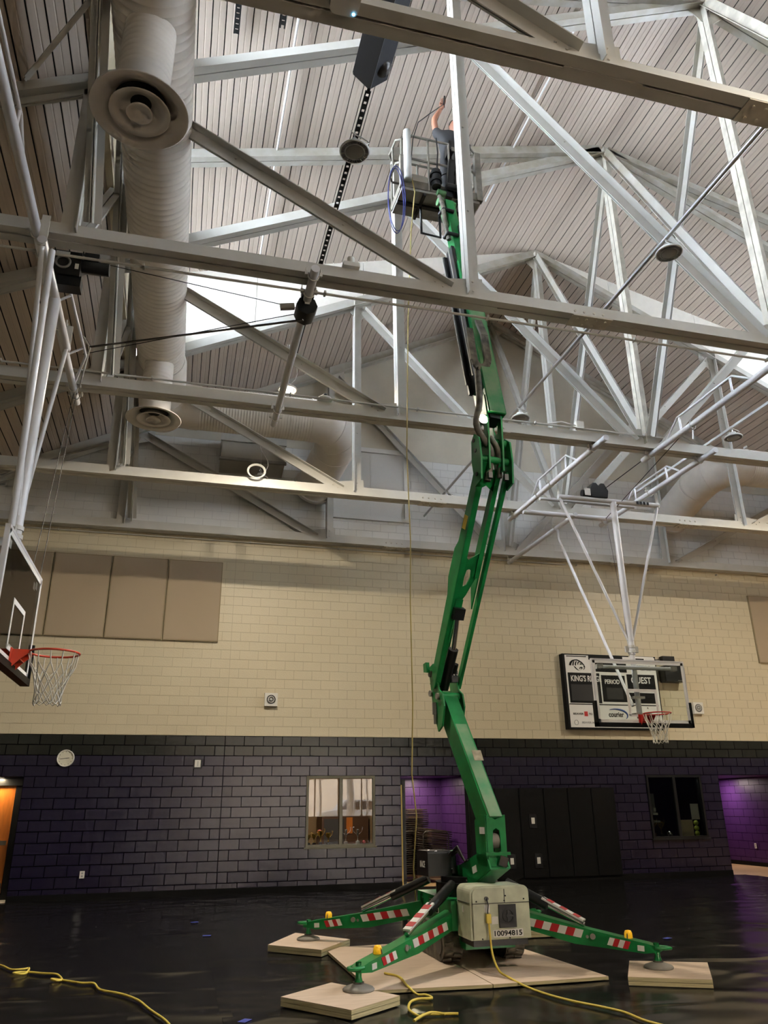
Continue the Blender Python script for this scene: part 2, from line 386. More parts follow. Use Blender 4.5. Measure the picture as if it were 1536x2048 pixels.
# triangular light-coloured walls where the upper roof ends
tw = empty('wall_dormer', (XR, -3.06, 10), kind='structure')
for sg in (-1, 1):
    xs = [0, 2.0, 4.4, 6.8, 9.3]
    for a, c in zip(xs, xs[1:]):
        g = .006
        part('wall_panel', 'bright_wall', tw, lambda b: b.prism([(sg*(a+g), 14.56-SL*(a+g)), (sg*(c-g), 14.56-SL*(c-g)), (sg*(c-g), ZA+.02-SU*(c-g)), (sg*(a+g), ZA+.02-SU*(a+g))], (XR, -3.03, 0), (1,0,0), (0,0,1), (0,1,0), .06))
    part('backing', 'bright_wall', tw, lambda b: b.prism([(0, 14.56), (sg*9.35, 14.56-SL*9.35), (sg*9.35, ZA+.1-SU*9.35), (0, ZA+.1)], (XR, -2.97, 0), (1,0,0), (0,0,1), (0,1,0), .06))
# clerestory windows along both long sides of the raised roof
TY = [-.16, -3.17, -6.5, -9.8, -13.1, -16.4, -19.7, -23.0]
wn = 3
for sg in (-1, 1):
    xw = XR+sg*9.28; zb, zt_ = 10.95, ZA-SU*9.28
    for y0, y1 in zip([YB]+TY[:0:-1], TY[:0:-1]):
        o = empty('window_%d' % wn, (xw, (y0+y1)/2, zb), kind='structure'); wn += 1
        part('curb_wall', 'cream_paint', o, lambda b: b.lo((xw-.05, y0, 10.0), (xw+.05, y1, zb-.05)))
        part('sill', 'white_steel', o, lambda b: b.lo((xw-.06, y0, zb-.05), (xw+.06, y1, zb+.10)))
        part('header', 'white_steel', o, lambda b: b.lo((xw-.06, y0, zt_-.16), (xw+.06, y1, zt_+.02)))
        for k in range(4):
            ym = y0+(y1-y0)*k/3
            part('mullion', 'white_steel', o, lambda b: b.lo((xw-.04, max(ym-.03, y0), zb+.1), (xw+.04, min(ym+.03, y1), zt_-.16)))
        for k in range(3):
            ya, yb_ = y0+(y1-y0)*k/3+.03, y0+(y1-y0)*(k+1)/3-.03
            part('pane', 'clear_glass', o, lambda b: b.lo((xw-.004, ya, zb+.1), (xw+.004, yb_, zt_-.16)))

# ---------------------------------------------------------------- roof trusses
A = 4.57; ZB = 7.47
zl = lambda x: 14.55-SL*abs(x-XR)      # top of the sloping top chord
zu = lambda x: ZA-.02-SU*abs(x-XR)     # top of the upper beam
def bolts(b, pts, nrm, r=.014, h=.018):
    for q in pts: b.cyl(V(q), V(q)+V(nrm)*h, r, n=6)
names = ['truss with the white access point under its chord, nearest the camera', 'truss second from the camera, its post before the lift basket', 'truss third from the camera, with the dome camera on its chord', 'truss fourth from the camera, where the raised roof ends', 'truss fixed against the far block wall']
def truss(y, label, idx):
    T = empty('roof_truss', (XR, y, ZB), label, 'truss', 'steel roof trusses')
    xl, xr_ = XR-13.75, XR+13.75
    upper = idx != 4
    dirt = 'dusty_steel'
    part('bottom_chord', 'white_steel', T, lambda b: b.angles((xl, y, ZB), (xr_, y, ZB), (0,0,-1), .110, .225, .024, .014))
    for sg in (-1, 1):
        X = lambda k: XR+sg*k
        def tc(b):
            a, c = V((X(.03), y, zl(X(0))-.26)), V((X(13.7), y, zl(X(13.7))-.26)); b.angles(a, c, (sg*SL*-1 if False else -sg*SL, 0, -1), .112, .24, .016, .014)
        part('top_chord', 'white_steel' , T, tc)
        if upper and idx != 3:
            part('upper_beam', 'white_steel', T, lambda b: b.angles((X(.03), y, zu(X(0))-.30), (X(9.2), y, zu(X(9.2))-.30), (-sg*SU, 0, -1), .112, .28, .016, .014))
        top1 = zu(X(A))-.02 if upper and idx != 3 else zl(X(A))-.05
        part('post', 'white_steel', T, lambda b: b.angles((X(A)+sg*.08, y, ZB+.12), (X(A)+sg*.08, y, top1), (sg, 0, 0), .105, .165))
        top2 = zu(X(2*A))-.02 if upper and idx != 3 else zl(X(2*A))-.05
        part('post', 'white_steel', T, lambda b: b.angles((X(2*A)+sg*.1, y, ZB+.12), (X(2*A)+sg*.1, y, top2), (-sg, 0, 0), .105, .18))
        part('diagonal', 'white_steel', T, lambda b: b.angles((X(A)-sg*.18, y, zl(X(A))-.28), (X(.22), y, ZB+.18), (-sg, 0, 1), .112, .16))
        part('diagonal', 'white_steel', T, lambda b: b.angles((X(2*A)-sg*.2, y, zl(X(2*A))-.22), (X(A)+sg*.28, y, ZB+.20), (-sg, 0, 1), .112, .16))
        part('diagonal', 'white_steel', T, lambda b: b.angles((X(3*A)-sg*.2, y, ZB+.2), (X(2*A)+sg*.2, y, zl(X(2*A))-.3), (sg, 0, 1), .09, .12))
        for gpts in ([(X(A)-sg*.14, ZB+.05), (X(A)+sg*.52, ZB+.05), (X(A)+sg*.46, ZB+.31), (X(A)-sg*.14, ZB+.40)],
                     [(X(A)+sg*.16, zl(X(A))-.1), (X(A)+sg*.16, zl(X(A))-.42), (X(A)-sg*.05, zl(X(A))-.62), (X(A)-sg*.34, zl(X(A))-.32), (X(A)-sg*.30, zl(X(A))+.05)],
                     [(X(2*A)-sg*.36, zl(X(2*A))-.08), (X(2*A)-sg*.36, zl(X(2*A))-.38), (X(2*A)+sg*.2, zl(X(2*A))-.55), (X(2*A)+sg*.2, zl(X(2*A))-.18)]):
            part('gusset', 'white_steel', T, lambda b: b.prism(gpts, (0, y, 0), (1,0,0), (0,0,1), (0,1,0), .012))
        def bl(b):
            n = (0,-1,0); yf = y-.019
            bolts(b, [(X(A)+sg*.40, yf, ZB+.18), (X(A)+sg*.50, yf, ZB+.24), (X(A), yf, ZB+.18), (X(A), yf, ZB+.32), (X(A)-sg*.24, yf, zl(X(A))-.26), (X(A)-sg*.17, yf, zl(X(A))-.35), (X(A)+sg*.0, yf, zl(X(A))-.22)], n)
            for k in (.33, .66):
                p = V((X(A)-sg*.18, yf, zl(X(A))-.36)).lerp(V((X(.22), yf, ZB+.10)), k); bolts(b, [p], n)
                p = V((X(2*A)-sg*.2, yf, zl(X(2*A))-.30)).lerp(V((X(A)+sg*.28, yf, ZB+.12)), k); bolts(b, [p], n)
                bolts(b, [(X(A), yf, ZB+4.4*k)], n)
        part('bolts', 'bolt_steel', T, bl, 'stuff')
    part('king_post', 'white_steel' if idx > 2 else 'dusty_steel', T, lambda b: b.angles((XR-.08, y, ZB+.12), (XR-.08, y, zl(XR)-.12), (-1, 0, 0), .105, .165))
    part('gusset', 'white_steel', T, lambda b: b.prism([(-.42, .05), (.42, .05), (.42, .30), (.16, .42), (-.16, .42), (-.42, .30)], (XR, y, ZB), (1,0,0), (0,0,1), (0,1,0), .012))
    part('apex_plate', 'dusty_steel', T, lambda b: b.prism([(-.34, -.16), (0, 0), (.34, -.16), (.34, -.42), (.12, -.62), (-.12, -.62), (-.34, -.42)], (XR, y, zl(XR)+.02), (1,0,0), (0,0,1), (0,1,0), .012))
    for sx in (3.75, 2*XR-3.6):
        def splice(b):
            b.lo((sx-.28, y-.118, ZB-.012), (sx+.28, y+.118, ZB)); bolts(b, [(sx+dx, y+dy, ZB-.012) for dx in (-.2,-.07,.07,.2) for dy in (-.06,.06)], (0,0,-1), .016, .016)
            bolts(b, [(sx+dx, y-.02, ZB+.12) for dx in (-.2,-.07,.07,.2)], (0,-1,0), .018, .022)
        part('splice_plate', 'dusty_steel', T, splice)
    for k in (-9.6, -5.0, -2.9, 1.8, 4.6, 8.0): part('filler_bar', 'white_steel', T, lambda b: b.lo((XR+k, y-.009, ZB-.004), (XR+k+.75, y+.009, ZB+.02)))
    return T
for i, y in enumerate([TY[4], TY[3], TY[2], TY[1], TY[0]]): truss(y, 'white steel roof '+names[i], i)
tb = truss(TY[5], 'white steel roof truss overhead, behind the camera', 5); truss(TY[6], 'white steel roof truss behind the camera, near the back wall', 6)
# crossed braces between the trusses
bay = {3: 'first and second', 2: 'second and third', 1: 'third and fourth', 0: 'fourth and far'}
for k in (3, 2, 1, 0):
    y0, y1 = TY[k+1], TY[k]
    for xx, nm, ztop in ((XR, 'under the ridge', zl(XR)-.30), (XR-2*A, 'over the left-hand duct', 11.7 if k > 0 else 9.75)):
        if nm[0] == 'o' and k == 0: zt1 = 9.75
        B = empty('sway_brace', (xx, (y0+y1)/2, ZB+.2), 'crossed pale steel braces %s between the %s trusses' % (nm, bay[k]), 'brace', 'crossed braces between trusses')
        F = (1, 0, 0)
        for (ya, za, yb_, zb_) in ((y0+.06, ztop, y1-.06, ZB+.26), (y0+.06, ZB+.26, y1-.06, ztop)):
            dxx = .05 if za > zb_ else -.05
            part('brace', 'white_steel' if k < 3 or xx < 0 else 'dusty_steel', B, lambda b: b.angles((xx+dxx, ya, za), (xx+dxx, yb_, zb_), (0, .5, 1), .09, .15, .012, .012))

# entrance glazing in the back wall
W0 = empty('window_21', (6.0, YB-.1, .7), kind='structure')
part('frame', 'black_metal', W0, lambda b: [b.lo((1.2, YB-.15, 1.05), (10.0, YB-.05, 1.11)), b.lo((1.2, YB-.15, 2.94), (10.0, YB-.05, 3.0))])
for k in range(8): part('mullion', 'black_metal', W0, lambda b: b.lo((1.2+1.2486*k, YB-.14, 1.11), (1.26+1.2486*k, YB-.06, 2.94)))
for k in range(7): part('pane', 'clear_glass', W0, lambda b: b.lo((1.26+1.2486*k, YB-.104, 1.11), (1.2+1.2486*(k+1), YB-.096, 2.94)))
# ---------------------------------------------------------------- ducts
def ribbed(b, p, q, r, step=.105, n=32, rib=.006):
    p, q = V(p), V(q); x, y, d = frame(q-p); L = (q-p).length; prof = []
    t = 0
    while t < L-.03:
        prof += [(r, t), (r, min(t+step-.025, L)), (r+rib, min(t+step-.018, L)), (r+rib, min(t+step-.007, L))]; t += step
    prof.append((r, L)); m = Matrix((x, y, d)).transposed(); b.lathe(prof, p, m, n)
def axm(d):
    x, y, z = frame(V(d)); return Matrix((x, y, z)).transposed()
def elbow(b, pts, r, n=28): b.tube(pts, r, n)
def arc(p0, pc, p1, k=8):
    p0, pc, p1 = V(p0), V(pc), V(p1); out = []
    for i in range(k+1):
        t = i/k; out.append(p0*(1-t)**2 + pc*(2*t*(1-t)) + p1*t*t)
    return out
DX, DZ, DR = -1.84, 9.42, .42
def diffuser(root, c, r=.46):
    x, y, z = c
    D = part('diffuser', 'duct_paint', root, lambda b: b.lathe([(.25, .34), (.25, .10), (.30, .06), (.36, .015), (r, -.02), (r+.012, -.012), (r, .0), (.37, .035), (.27, .12), (.27, .34)], c, n=40))
    part('inner_cone', 'duct_paint', D, lambda b: b.lathe([(.10, .10), (.17, .05), (.22, -.005), (.285, -.035), (.292, -.025), (.23, .01), (.18, .07), (.115, .10), (.10, .10)], c, n=36))
    part('core_disc', 'duct_paint', D, lambda b: b.lathe([(0, .0), (.07, -.01), (.115, -.045), (.128, -.04), (.115, -.015), (.06, .03), (0, .035)], c, n=32))
    part('throat', 'grate_dark', D, lambda b: b.cyl((x, y, z+.14), (x, y, z+.15), .25, n=28))
def duct_run(sg, label, main):
    X = lambda x: x if sg < 0 else 2*XR-x
    R = empty('air_duct', (X(DX), -8, DZ), label, 'duct', 'round white ducts')
    if main:
        part('main_duct', 'duct_paint', R, lambda b: ribbed(b, (X(DX), -20, DZ), (X(DX), -4.4, DZ), DR))
        part('reducer', 'duct_paint', R, lambda b: b.lathe([(DR, 0), (DR+.012, .02), (DR+.045, .18), (DR+.045, 2.2), (0, 2.2)], (X(DX), -4.4, DZ), axm((0,1,0)), 32))
        for yy in (-11.28, -4.72):
            part('drop_duct', 'duct_paint', R, lambda b: ribbed(b, (X(DX), yy, DZ-.25), (X(DX), yy, 8.28), .255, .075, 28, .003))
            diffuser(R, (X(DX), yy, 7.99))
    else:
        part('main_duct', 'duct_paint', R, lambda b: ribbed(b, (X(DX), -20, DZ), (X(DX), -2.2, DZ), DR))
    yc, r = -2.58, .455
    part('tee_collar', 'duct_paint', R, lambda b: b.tube(arc((X(DX), yc-.55, DZ), (X(DX)-sg*.0, yc, DZ), (X(DX)-sg*.75, yc, DZ), 8), r+.012, 30))
    part('cross_duct', 'duct_paint', R, lambda b: ribbed(b, (X(DX)-sg*.6, yc, DZ), (X(1.30), yc, DZ), r, .06, 32, .004))
    E1, E2 = V((X(1.26), yc, DZ)), V((X(1.95), -1.60, 9.24))
    part('elbow', 'duct_paint', R, lambda b: elbow(b, arc(E1, (X(2.02), yc, DZ), E2, 10), r+.008, 32))
    part('wall_stub', 'duct_paint', R, lambda b: b.tube([E2, (X(1.76), .0, 8.93)], r, 32))
    part('wall_collar', 'duct_paint', R, lambda b: b.tube([(X(1.77), -.10, 8.95), (X(1.76), -.03, 8.93)], r+.05, 32))
    part('seam', 'duct_paint', R, lambda b: [b.tube([(V(a)-V(d)*.012), (V(a)+V(d)*.012)], r+.016, 32) for a, d in ((E1, (1,0,0)), (arc(E1, (X(2.02), yc, DZ), E2, 10)[4], (.8*-sg,.55,-.05)), (arc(E1, (X(2.02), yc, DZ), E2, 10)[7], (.45*-sg,.85,-.12)), (E2, (0,1,-.18)))])
duct_run(-1, 'long round white duct with two flared diffusers below it', True)
duct_run(1, 'round ribbed white duct without diffusers, beyond the far basketball hoop', False)
# box unit and blind window high on the far wall
U = empty('louvre_box', (.2, -.3, 9.0), 'dark grey boxed louvre hung below the cross duct on the far wall', 'vent')
part('hood', 'hood_grey', U, lambda b: b.prism([(0, 0), (-.62, .12), (-.62, .62), (0, .80)], (.22, 0, 9.12), (0,1,0), (0,0,1), (1,0,0), 1.5))
part('top_lip', 'white_steel', U, lambda b: b.lo((-.55, -.66, 9.68), (.99, -.60, 9.95)))
part('lower_lip', 'grey_metal', U, lambda b: b.lo((-.56, -.66, 9.19), (1.0, -.60, 9.26)))
Wd = empty('window_2', (3.2, 0, 8.3), kind='structure')
part('frame', 'grey_paint', Wd, lambda b: [b.lo((2.22, -.05, 8.2), (4.2, 0, 8.3)), b.lo((2.22, -.05, 10.04), (4.2, 0, 10.16)), b.lo((2.22, -.05, 8.3), (2.32, 0, 10.04)), b.lo((4.08, -.05, 8.3), (4.2, 0, 10.04)), b.lo((3.2, -.02, 8.3), (3.22, 0, 10.04))])
for a, c in ((2.32, 3.2), (3.22, 4.08)): part('blind_panel', 'grey_paint', Wd, lambda b: b.lo((a, -.012, 8.3), (c, 0, 10.04)))

# ---------------------------------------------------------------- hanging lamps, struts and conduit
def lamp(x, y, z, label, on=False, ztop=None, power=1.0):
    L = empty('high_bay_lamp', (x, y, z), label, 'lamp', 'round high-bay lamps')
    part('housing', 'lamp_white', L, lambda b: b.lathe([(0, .10), (.06, .10), (.075, .06), (.10, .045), (.155, .02), (.168, .0), (.165, -.012), (.15, -.015)], (x, y, z), n=32))
    part('fins', 'lamp_fin', L, lambda b: [b.box((x+.128*math.cos(t), y+.128*math.sin(t), z-.010), (.055, .006, .012), Matrix.Rotation(t, 3, 'Z')) for t in [2*math.pi*k/32 for k in range(32)]], 'stuff')
    part('lens', 'lamp_on' if on else 'lamp_lens', L, lambda b: b.lathe([(0, -.016), (.085, -.016), (.10, -.008), (.10, .0)], (x, y, z), n=28))
    part('lens_ring', 'lamp_fin', L, lambda b: b.lathe([(.098, -.012), (.108, -.02), (.115, -.012)], (x, y, z), n=28))
    part('hook', 'galvanized', L, lambda b: [b.tube([(x, y, z+.09), (x, y, z+.15)], .012, 8), b.tube([(x+.02*math.cos(t), y, z+.175+.025*math.sin(t)) for t in [2*math.pi*k/10 for k in range(10)]], .005, 6, True)])
    if ztop:
        part('chain', 'galvanized', L, lambda b: b.tube([(x, y, z+.19), (x, y, ztop)], .006, 6))
        part('power_cord', 'white_plastic', L, lambda b: b.tube([(x+.03, y, z+.09)]+[(x+.10*math.sin(k*.7)+.06, y, z+.10+(ztop-z-.10)*k/7) for k in range(1, 8)], .007, 6))
    if on:
        l = bpy.data.lights.new('lamp_light', 'AREA'); l.shape = 'DISK'; l.size = .2; l.energy = LAMP_W*power; l.color = (1, .87, .68)
        o = bpy.data.objects.new('lamp_light', l); COL.objects.link(o); o.parent = L; o.location = (0, 0, -.03)
    return L
lamp(.37, -10.98, 8.33, 'unlit round lamp hanging below the black loudspeaker', ztop=8.62)
lamp(.36, -5.72, 8.30, 'glowing round lamp beside the grey pipe over the third truss', True, ztop=9.2)
lamp(.30, -1.85, 8.28, 'unlit round lamp with a coiled white cord below the louvre box', ztop=9.1)
lamp(4.54, -10.55, 8.13, 'unlit round lamp under the steel conduit beside the second truss diagonal', ztop=8.34)
lamp(4.54, -5.98, 8.13, 'unlit round lamp under the conduit just right of the lift knuckle', ztop=8.34)
lamp(4.54, -1.9, 8.13, 'small unlit round lamp left of the lift knuckle near the far wall', ztop=8.34)
lamp(8.62, -6.45, 7.98, 'unlit round lamp under the white pipe at the right edge', ztop=8.2)
lamp(12.85, -6.0, 8.13, 'lit round lamp beyond the right edge, in line with the third truss', True, ztop=9.0)
lamp(4.54, -15.2, 8.13, 'unseen round lamp behind the camera, lit to brighten the truss fronts', True, ztop=8.34, power=.6)  # out of view, switched on to brighten truss and lift fronts
lamp(.36, -15.4, 8.3, 'unlit round lamp overhead at the left, behind the camera', ztop=9.2)
ck = empty('cord_coil', (.10, -3.30, 7.7), 'coil of white cord resting on the fourth truss chord', 'cord')
part('cord', 'white_plastic', ck, lambda b: [b.tube([(.10+(.155+.012*j)*math.cos(t), -3.28-.01*j, 7.80+(.13+.01*j)*math.sin(t)) for t in [2*math.pi*k/24 for k in range(24)]], .009, 6, True) for j in range(3)])
tag(part('steel_conduit', 'galvanized', None, lambda b: b.tube([(4.54, -20, 8.36), (4.54, -.2, 8.36)], .028, 10)), 'long shiny steel conduit carrying lamps towards the far wall', 'conduit')
tag(part('lamp_pipe', 'pipe_white', None, lambda b: b.beam((8.68, -20, 8.22), (8.68, -2.3, 8.22), .05, .05)), 'white square pipe carrying the lamp at the right edge', 'pipe')
def strut(name, x, z, y0, y1, label, m_='black_metal', d=V((0,1,0)), w_=.045, step=.10):
    S = empty(name, (x, y0, z), label, 'strut')
    p = V((x, y0, z)); L = y1-y0; n = int(L/step); d = d.normalized(); sd = d.cross(V((0,0,1))).normalized()
    part('rails', m_, S, lambda b: [b.beam(p+sd*k*w_*.38, p+sd*k*w_*.38+d*L, w_*.26, .012) for k in (-1, 1)])
    part('rungs', m_, S, lambda b: [b.beam(p+d*(i*step-.03), p+d*(i*step+.03), w_*.56, .012) for i in range(n+1)], 'stuff')
    return S
strut('slotted_strut', .40, 8.64, -11.5, -6.2, 'black slotted strut running from the loudspeaker past the round lamp', w_=.06)
strut('slotted_strut', -.98, 12.52, -10.6, -8.78, 'short black slotted strut at the ceiling, left of two', w_=.085, step=.085)
strut('slotted_strut', -.31, 12.70, -10.6, -8.9, 'short black slotted strut at the ceiling, right of two', w_=.085, step=.085)
strut('slotted_bar', -3.07, 8.76, -10.69, -9.40, 'beige slotted bar hanging slanted at the upper left', 'white_steel', V((.58, -.45, .75)), .055, .06)
for x, z, y1, lb in ((-.09, 12.74, -3.2, 'thin white conduit along the ceiling left of the lift basket'), (4.62, 13.99, -5.0, 'thin white conduit along the ceiling right of the lift basket')):
    tag(part('ceiling_conduit', 'print_white', None, lambda b: b.tube([(x, -20, z), (x, y1, z)], .018, 8)), lb, 'conduit')
def chord_conduit(y, label, z=7.40, x1=20):
    K = empty('chord_conduit', (XR, y, z), label, 'conduit')
    part('pipe', 'white_steel', K, lambda b: b.tube([(-6.9, y, z), (x1, y, z)], .016, 8))
    part('straps', 'white_steel', K, lambda b: [b.lo((x-.012, y-.05, z-.02), (x+.012, y+.03, z+.02)) for x in [-6+2.1*i for i in range(12)]], 'stuff')
chord_conduit(TY[3]+.17, 'thin white conduit clipped under the second truss', 7.42)
chord_conduit(TY[2]-.10, 'thin white conduit clipped along the third truss', 7.71, 7.0)
chord_conduit(-.03, 'thin white conduit bending down the far wall above the scoreboard', 7.40, 8.4)
jb = empty('junction_box', (5.35, TY[2]-.09, 7.72), 'small white junction box with cords on the third truss chord', 'box')
part('box', 'white_plastic', jb, lambda b: b.lo((5.28, TY[2]-.13, 7.70), (5.42, TY[2]-.05, 7.84)))
part('cord', 'white_plastic', jb, lambda b: b.tube([(5.28, TY[2]-.09, 7.76), (5.0, TY[2]-.09, 7.80), (4.7, TY[2]-.09, 7.72), (4.3, TY[2]-.09, 7.71)], .012, 6))
jb = empty('junction_box', (.62, TY[3]-.02, 7.70), 'small white junction box on the second truss chord beside the grey pipe end', 'box')
part('box', 'white_plastic', jb, lambda b: b.lo((.48, TY[3]-.09, 7.69), (.68, TY[3]+.05, 7.75))); part('gland', 'white_plastic', jb, lambda b: b.cyl((.58, TY[3]-.02, 7.75), (.58, TY[3]-.02, 7.85), .045))
jb = empty('dome_camera', (.86, TY[2]-.05, 7.70), 'small white dome camera on the third truss chord below the glowing lamp', 'camera')
part('base', 'white_plastic', jb, lambda b: b.lathe([(0, 0), (.12, 0), (.11, .04), (.06, .08), (0, .085)], (.86, TY[2]-.05, 7.70), n=20)); part('eye', 'black_plastic', jb, lambda b: b.ball((.86, TY[2]-.12, 7.76), .035))
ap = empty('access_point', (-.2, -13.24, 7.36), 'white rounded access point with a blue light under the nearest truss', 'device')
part('shell', 'white_plastic', ap, lambda b: b.prism([(1.0*.115*(abs(math.cos(t))**.5)*(1 if math.cos(t) > 0 else -1), 1.0*.115*(abs(math.sin(t))**.5)*(1 if math.sin(t) > 0 else -1)) for t in [2*math.pi*k/28 for k in range(28)]], (-.2, -13.24, 7.435), (1,0,0), (0,1,0), (0,0,1), .055))
part('led', 'blue_led', ap, lambda b: b.ball((-.12, -13.16, 7.405), .012, 8, 6))
# black column loudspeaker
S = empty('loudspeaker', (.57, -11.8, 9.45), 'long black loudspeaker hung on edge between the first two trusses', 'loudspeaker')
c45 = math.sqrt(.5)
part('cabinet', 'navy_metal', S, lambda b: b.prism([(-.21, .21), (0, 0), (.21, .21), (.0, .43)], (.58, -11.85, 9.46), (1,0,0), (0,0,1), (0,1,0), 2.0))
part('grille', 'black_plastic', S, lambda b: b.hexa([V(q) for q in ((.375, -12.8, 9.655), (.58, -12.8, 9.45), (.58, -10.84, 9.45), (.375, -10.84, 9.655), (.382, -12.8, 9.668), (.587, -12.8, 9.463), (.587, -10.84, 9.463), (.382, -10.84, 9.668))]))
part('horn', 'black_plastic', S, lambda b: b.lathe([(.10, -.12), (.115, 0), (.09, .05), (.0, .06)], (.69, -11.05, 9.60), Matrix.Rotation(math.radians(135), 3, 'Y'), 20))
part('bracket', 'galvanized', S, lambda b: [b.tube([(.58, yy, 9.85), (.58, yy, 10.9)], .012, 8) for yy in (-12.5, -11.2)])
# ---------------------------------------------------------------- basketball hoops
def hoop(o, fx, fy, label, rim_mat, zc, bar0, bar1):
    """o: board centre on plan, fx: along the board, fy: backwards (away from the court)"""
    o, fx, fy = V(o), V(fx), V(fy); up = V((0,0,1))
    P = lambda a, b_, z: V((o.x, o.y, 0)) + fx*a + fy*b_ + up*z
    H = empty('basketball_hoop', P(0, .1, 0), label, 'basketball hoop', 'ceiling-hung basketball hoops')
    m = Matrix((fx, fy, up)).transposed()
    bx = lambda b, a0, a1, y0, y1, z0, z1: b.box(P((a0+a1)/2, (y0+y1)/2, (z0+z1)/2), (a1-a0, y1-y0, z1-z0), m)
    zb, zt_, hw = 2.93, 4.0, .915
    G = part('backboard', 'board_glass', H, lambda b: bx(b, -hw, hw, 0, .012, zb, zt_))
    part('board_border', 'print_white', G, lambda b: [bx(b, -hw, hw, -.004, -.001, zt_-.05, zt_), bx(b, -hw, hw, -.004, -.001, zb, zb+.05), bx(b, -hw, -hw+.05, -.004, -.001, zb, zt_), bx(b, hw-.05, hw, -.004, -.001, zb, zt_)])
    part('target_square', 'print_white', G, lambda b: [bx(b, -.305, .305, -.004, -.001, 3.46, 3.51), bx(b, -.305, -.255, -.004, -.001, 3.05, 3.46), bx(b, .255, .305, -.004, -.001, 3.05, 3.46), bx(b, -.305, .305, -.004, -.001, 3.03, 3.07)])
    part('board_frame', 'pipe_white', H, lambda b: [bx(b, -hw-.02, hw+.02, -.006, .04, zt_, zt_+.03), bx(b, -hw-.02, hw+.02, -.006, .04, zb-.03, zb), bx(b, -hw-.02, -hw, -.006, .04, zb, zt_), bx(b, hw, hw+.02, -.006, .04, zb, zt_)])
    def pad(b):
        bx(b, -hw-.045, hw+.045, -.03, .06, zb-.075, zb-.005)
        for s in (-1, 1): bx(b, *sorted((s*(hw+.005), s*(hw+.045))), -.03, .06, zb-.075, zb+.36)
    part('edge_padding', 'black_vinyl', H, pad)
    R = part('rim', rim_mat, H, lambda b: b.tube([P(.2286*math.cos(t), -.38+.2286*math.sin(t), 3.05) for t in [2*math.pi*k/36 for k in range(36)]], .0105, 8, True))
    part('rim_bracket', rim_mat, H, lambda b: [b.prism([(-.01, -.16), (-.01, .03), (-.155, .03), (-.17, .0), (-.10, -.06)], P(s*.10, 0, 3.03), fy, up, fx, .012) for s in (-1, 1)] + [bx(b, -.13, .13, -.02, -.004, 2.90, 3.07), bx(b, -.105, .105, -.17, -.01, 3.045, 3.058), bx(b, -.10, .10, -.10, -.01, 2.96, 2.97)])
    def net(b):
        n = 12; lev = [(0.225, 3.045), (.205, 2.93), (.165, 2.83), (.135, 2.74), (.12, 2.66), (.125, 2.59)]
        rnd = random.Random(3)
        pt = lambda i, k: P(lev[k][0]*math.cos(2*math.pi*i/n)+rnd.uniform(-.008, .008), -.38+lev[k][0]*math.sin(2*math.pi*i/n)+rnd.uniform(-.008, .008), lev[k][1]+rnd.uniform(-.012, .012))
        g = [[pt(i+(.5 if k % 2 == 0 and k > 0 else 0), k) for i in range(n)] for k in range(6)]
        for i in range(n):
            b.tube([g[0][i], g[1][i]], .0062, 5)
            for k in range(1, 5):
                if k % 2 == 1: b.tube([g[k][i], g[k+1][i]], .0058, 5); b.tube([g[k][i], g[k+1][i-1]], .0058, 5)
                else: b.tube([g[k][i], g[k+1][i]], .0058, 5); b.tube([g[k][i], g[k+1][(i+1) % n]], .0058, 5)
        for i in range(n): b.tube([g[5][i], (g[5][i]+g[5][(i+1) % n])/2+V((0,0,-.03)), g[5][(i+1) % n]], .0058, 5)
    N = part('net', 'net_white', H, net)
    part('mast', 'pipe_white', H, lambda b: b.tube([P(0, .15, 4.15), P(0, .15, zc-.02)], .062, 16))
    part('lower_mast', 'pipe_white', H, lambda b: b.tube([P(0, .15, 3.02), P(0, .15, 4.35)], .048, 14))
    part('collar', 'white_steel', H, lambda b: [b.cyl(P(0, .15, z), P(0, .15, z+.045), .075, n=18) for z in (4.18, 4.27)] + [bx(b, -.13, .13, .13, .17, 4.19, 4.30)])
    part('top_bar', 'pipe_white', H, lambda b: [b.tube([P(-.78, .09, 3.90), P(.78, .09, 3.90)], .035, 12), bx(b, -.80, -.70, .012, .10, 3.86, 3.94), bx(b, .70, .80, .012, .10, 3.86, 3.94)])
    part('low_clamp', 'white_steel', H, lambda b: [bx(b, -.16, .16, .012, .16, 3.06, 3.10), bx(b, -.10, .12, .10, .20, 3.36, 3.40)])
    part('cross_bar', 'pipe_white', H, lambda b: b.tube([P(bar0, .15, zc), P(bar1, .15, zc)], .048, 14))
    for a in (bar0+.04, bar1-.04): part('side_brace', 'pipe_white', H, lambda b: b.tube([P(a, .15, zc-.04), P(.05*(1 if a > 0 else -1), .15, 4.42)], .026, 10))
    for a in (bar0+.02, bar1-.02):
        part('hanger_plate', 'white_steel', H, lambda b: bx(b, a-.008, a+.008, .11, .19, zc-.06, 7.42)); 
    return H, P, bx
def clamp(b, c, ax):
    c, ax = V(c), V(ax).normalized(); s = ax.cross(V((0,0,1)))
    b.tube([c+s*(.062*math.cos(t))+V((0,0,.062*math.sin(t))) for t in [2*math.pi*k/18 for k in range(18)]], .008, 6, True)
    for k in (-1, 1): b.box(c+s*(.085*k)+V((0,0,.03)), (.035, .035, .05)); b.cyl(c+s*(.085*k), c+s*(.085*k)+V((0,0,.11)), .008, n=6)
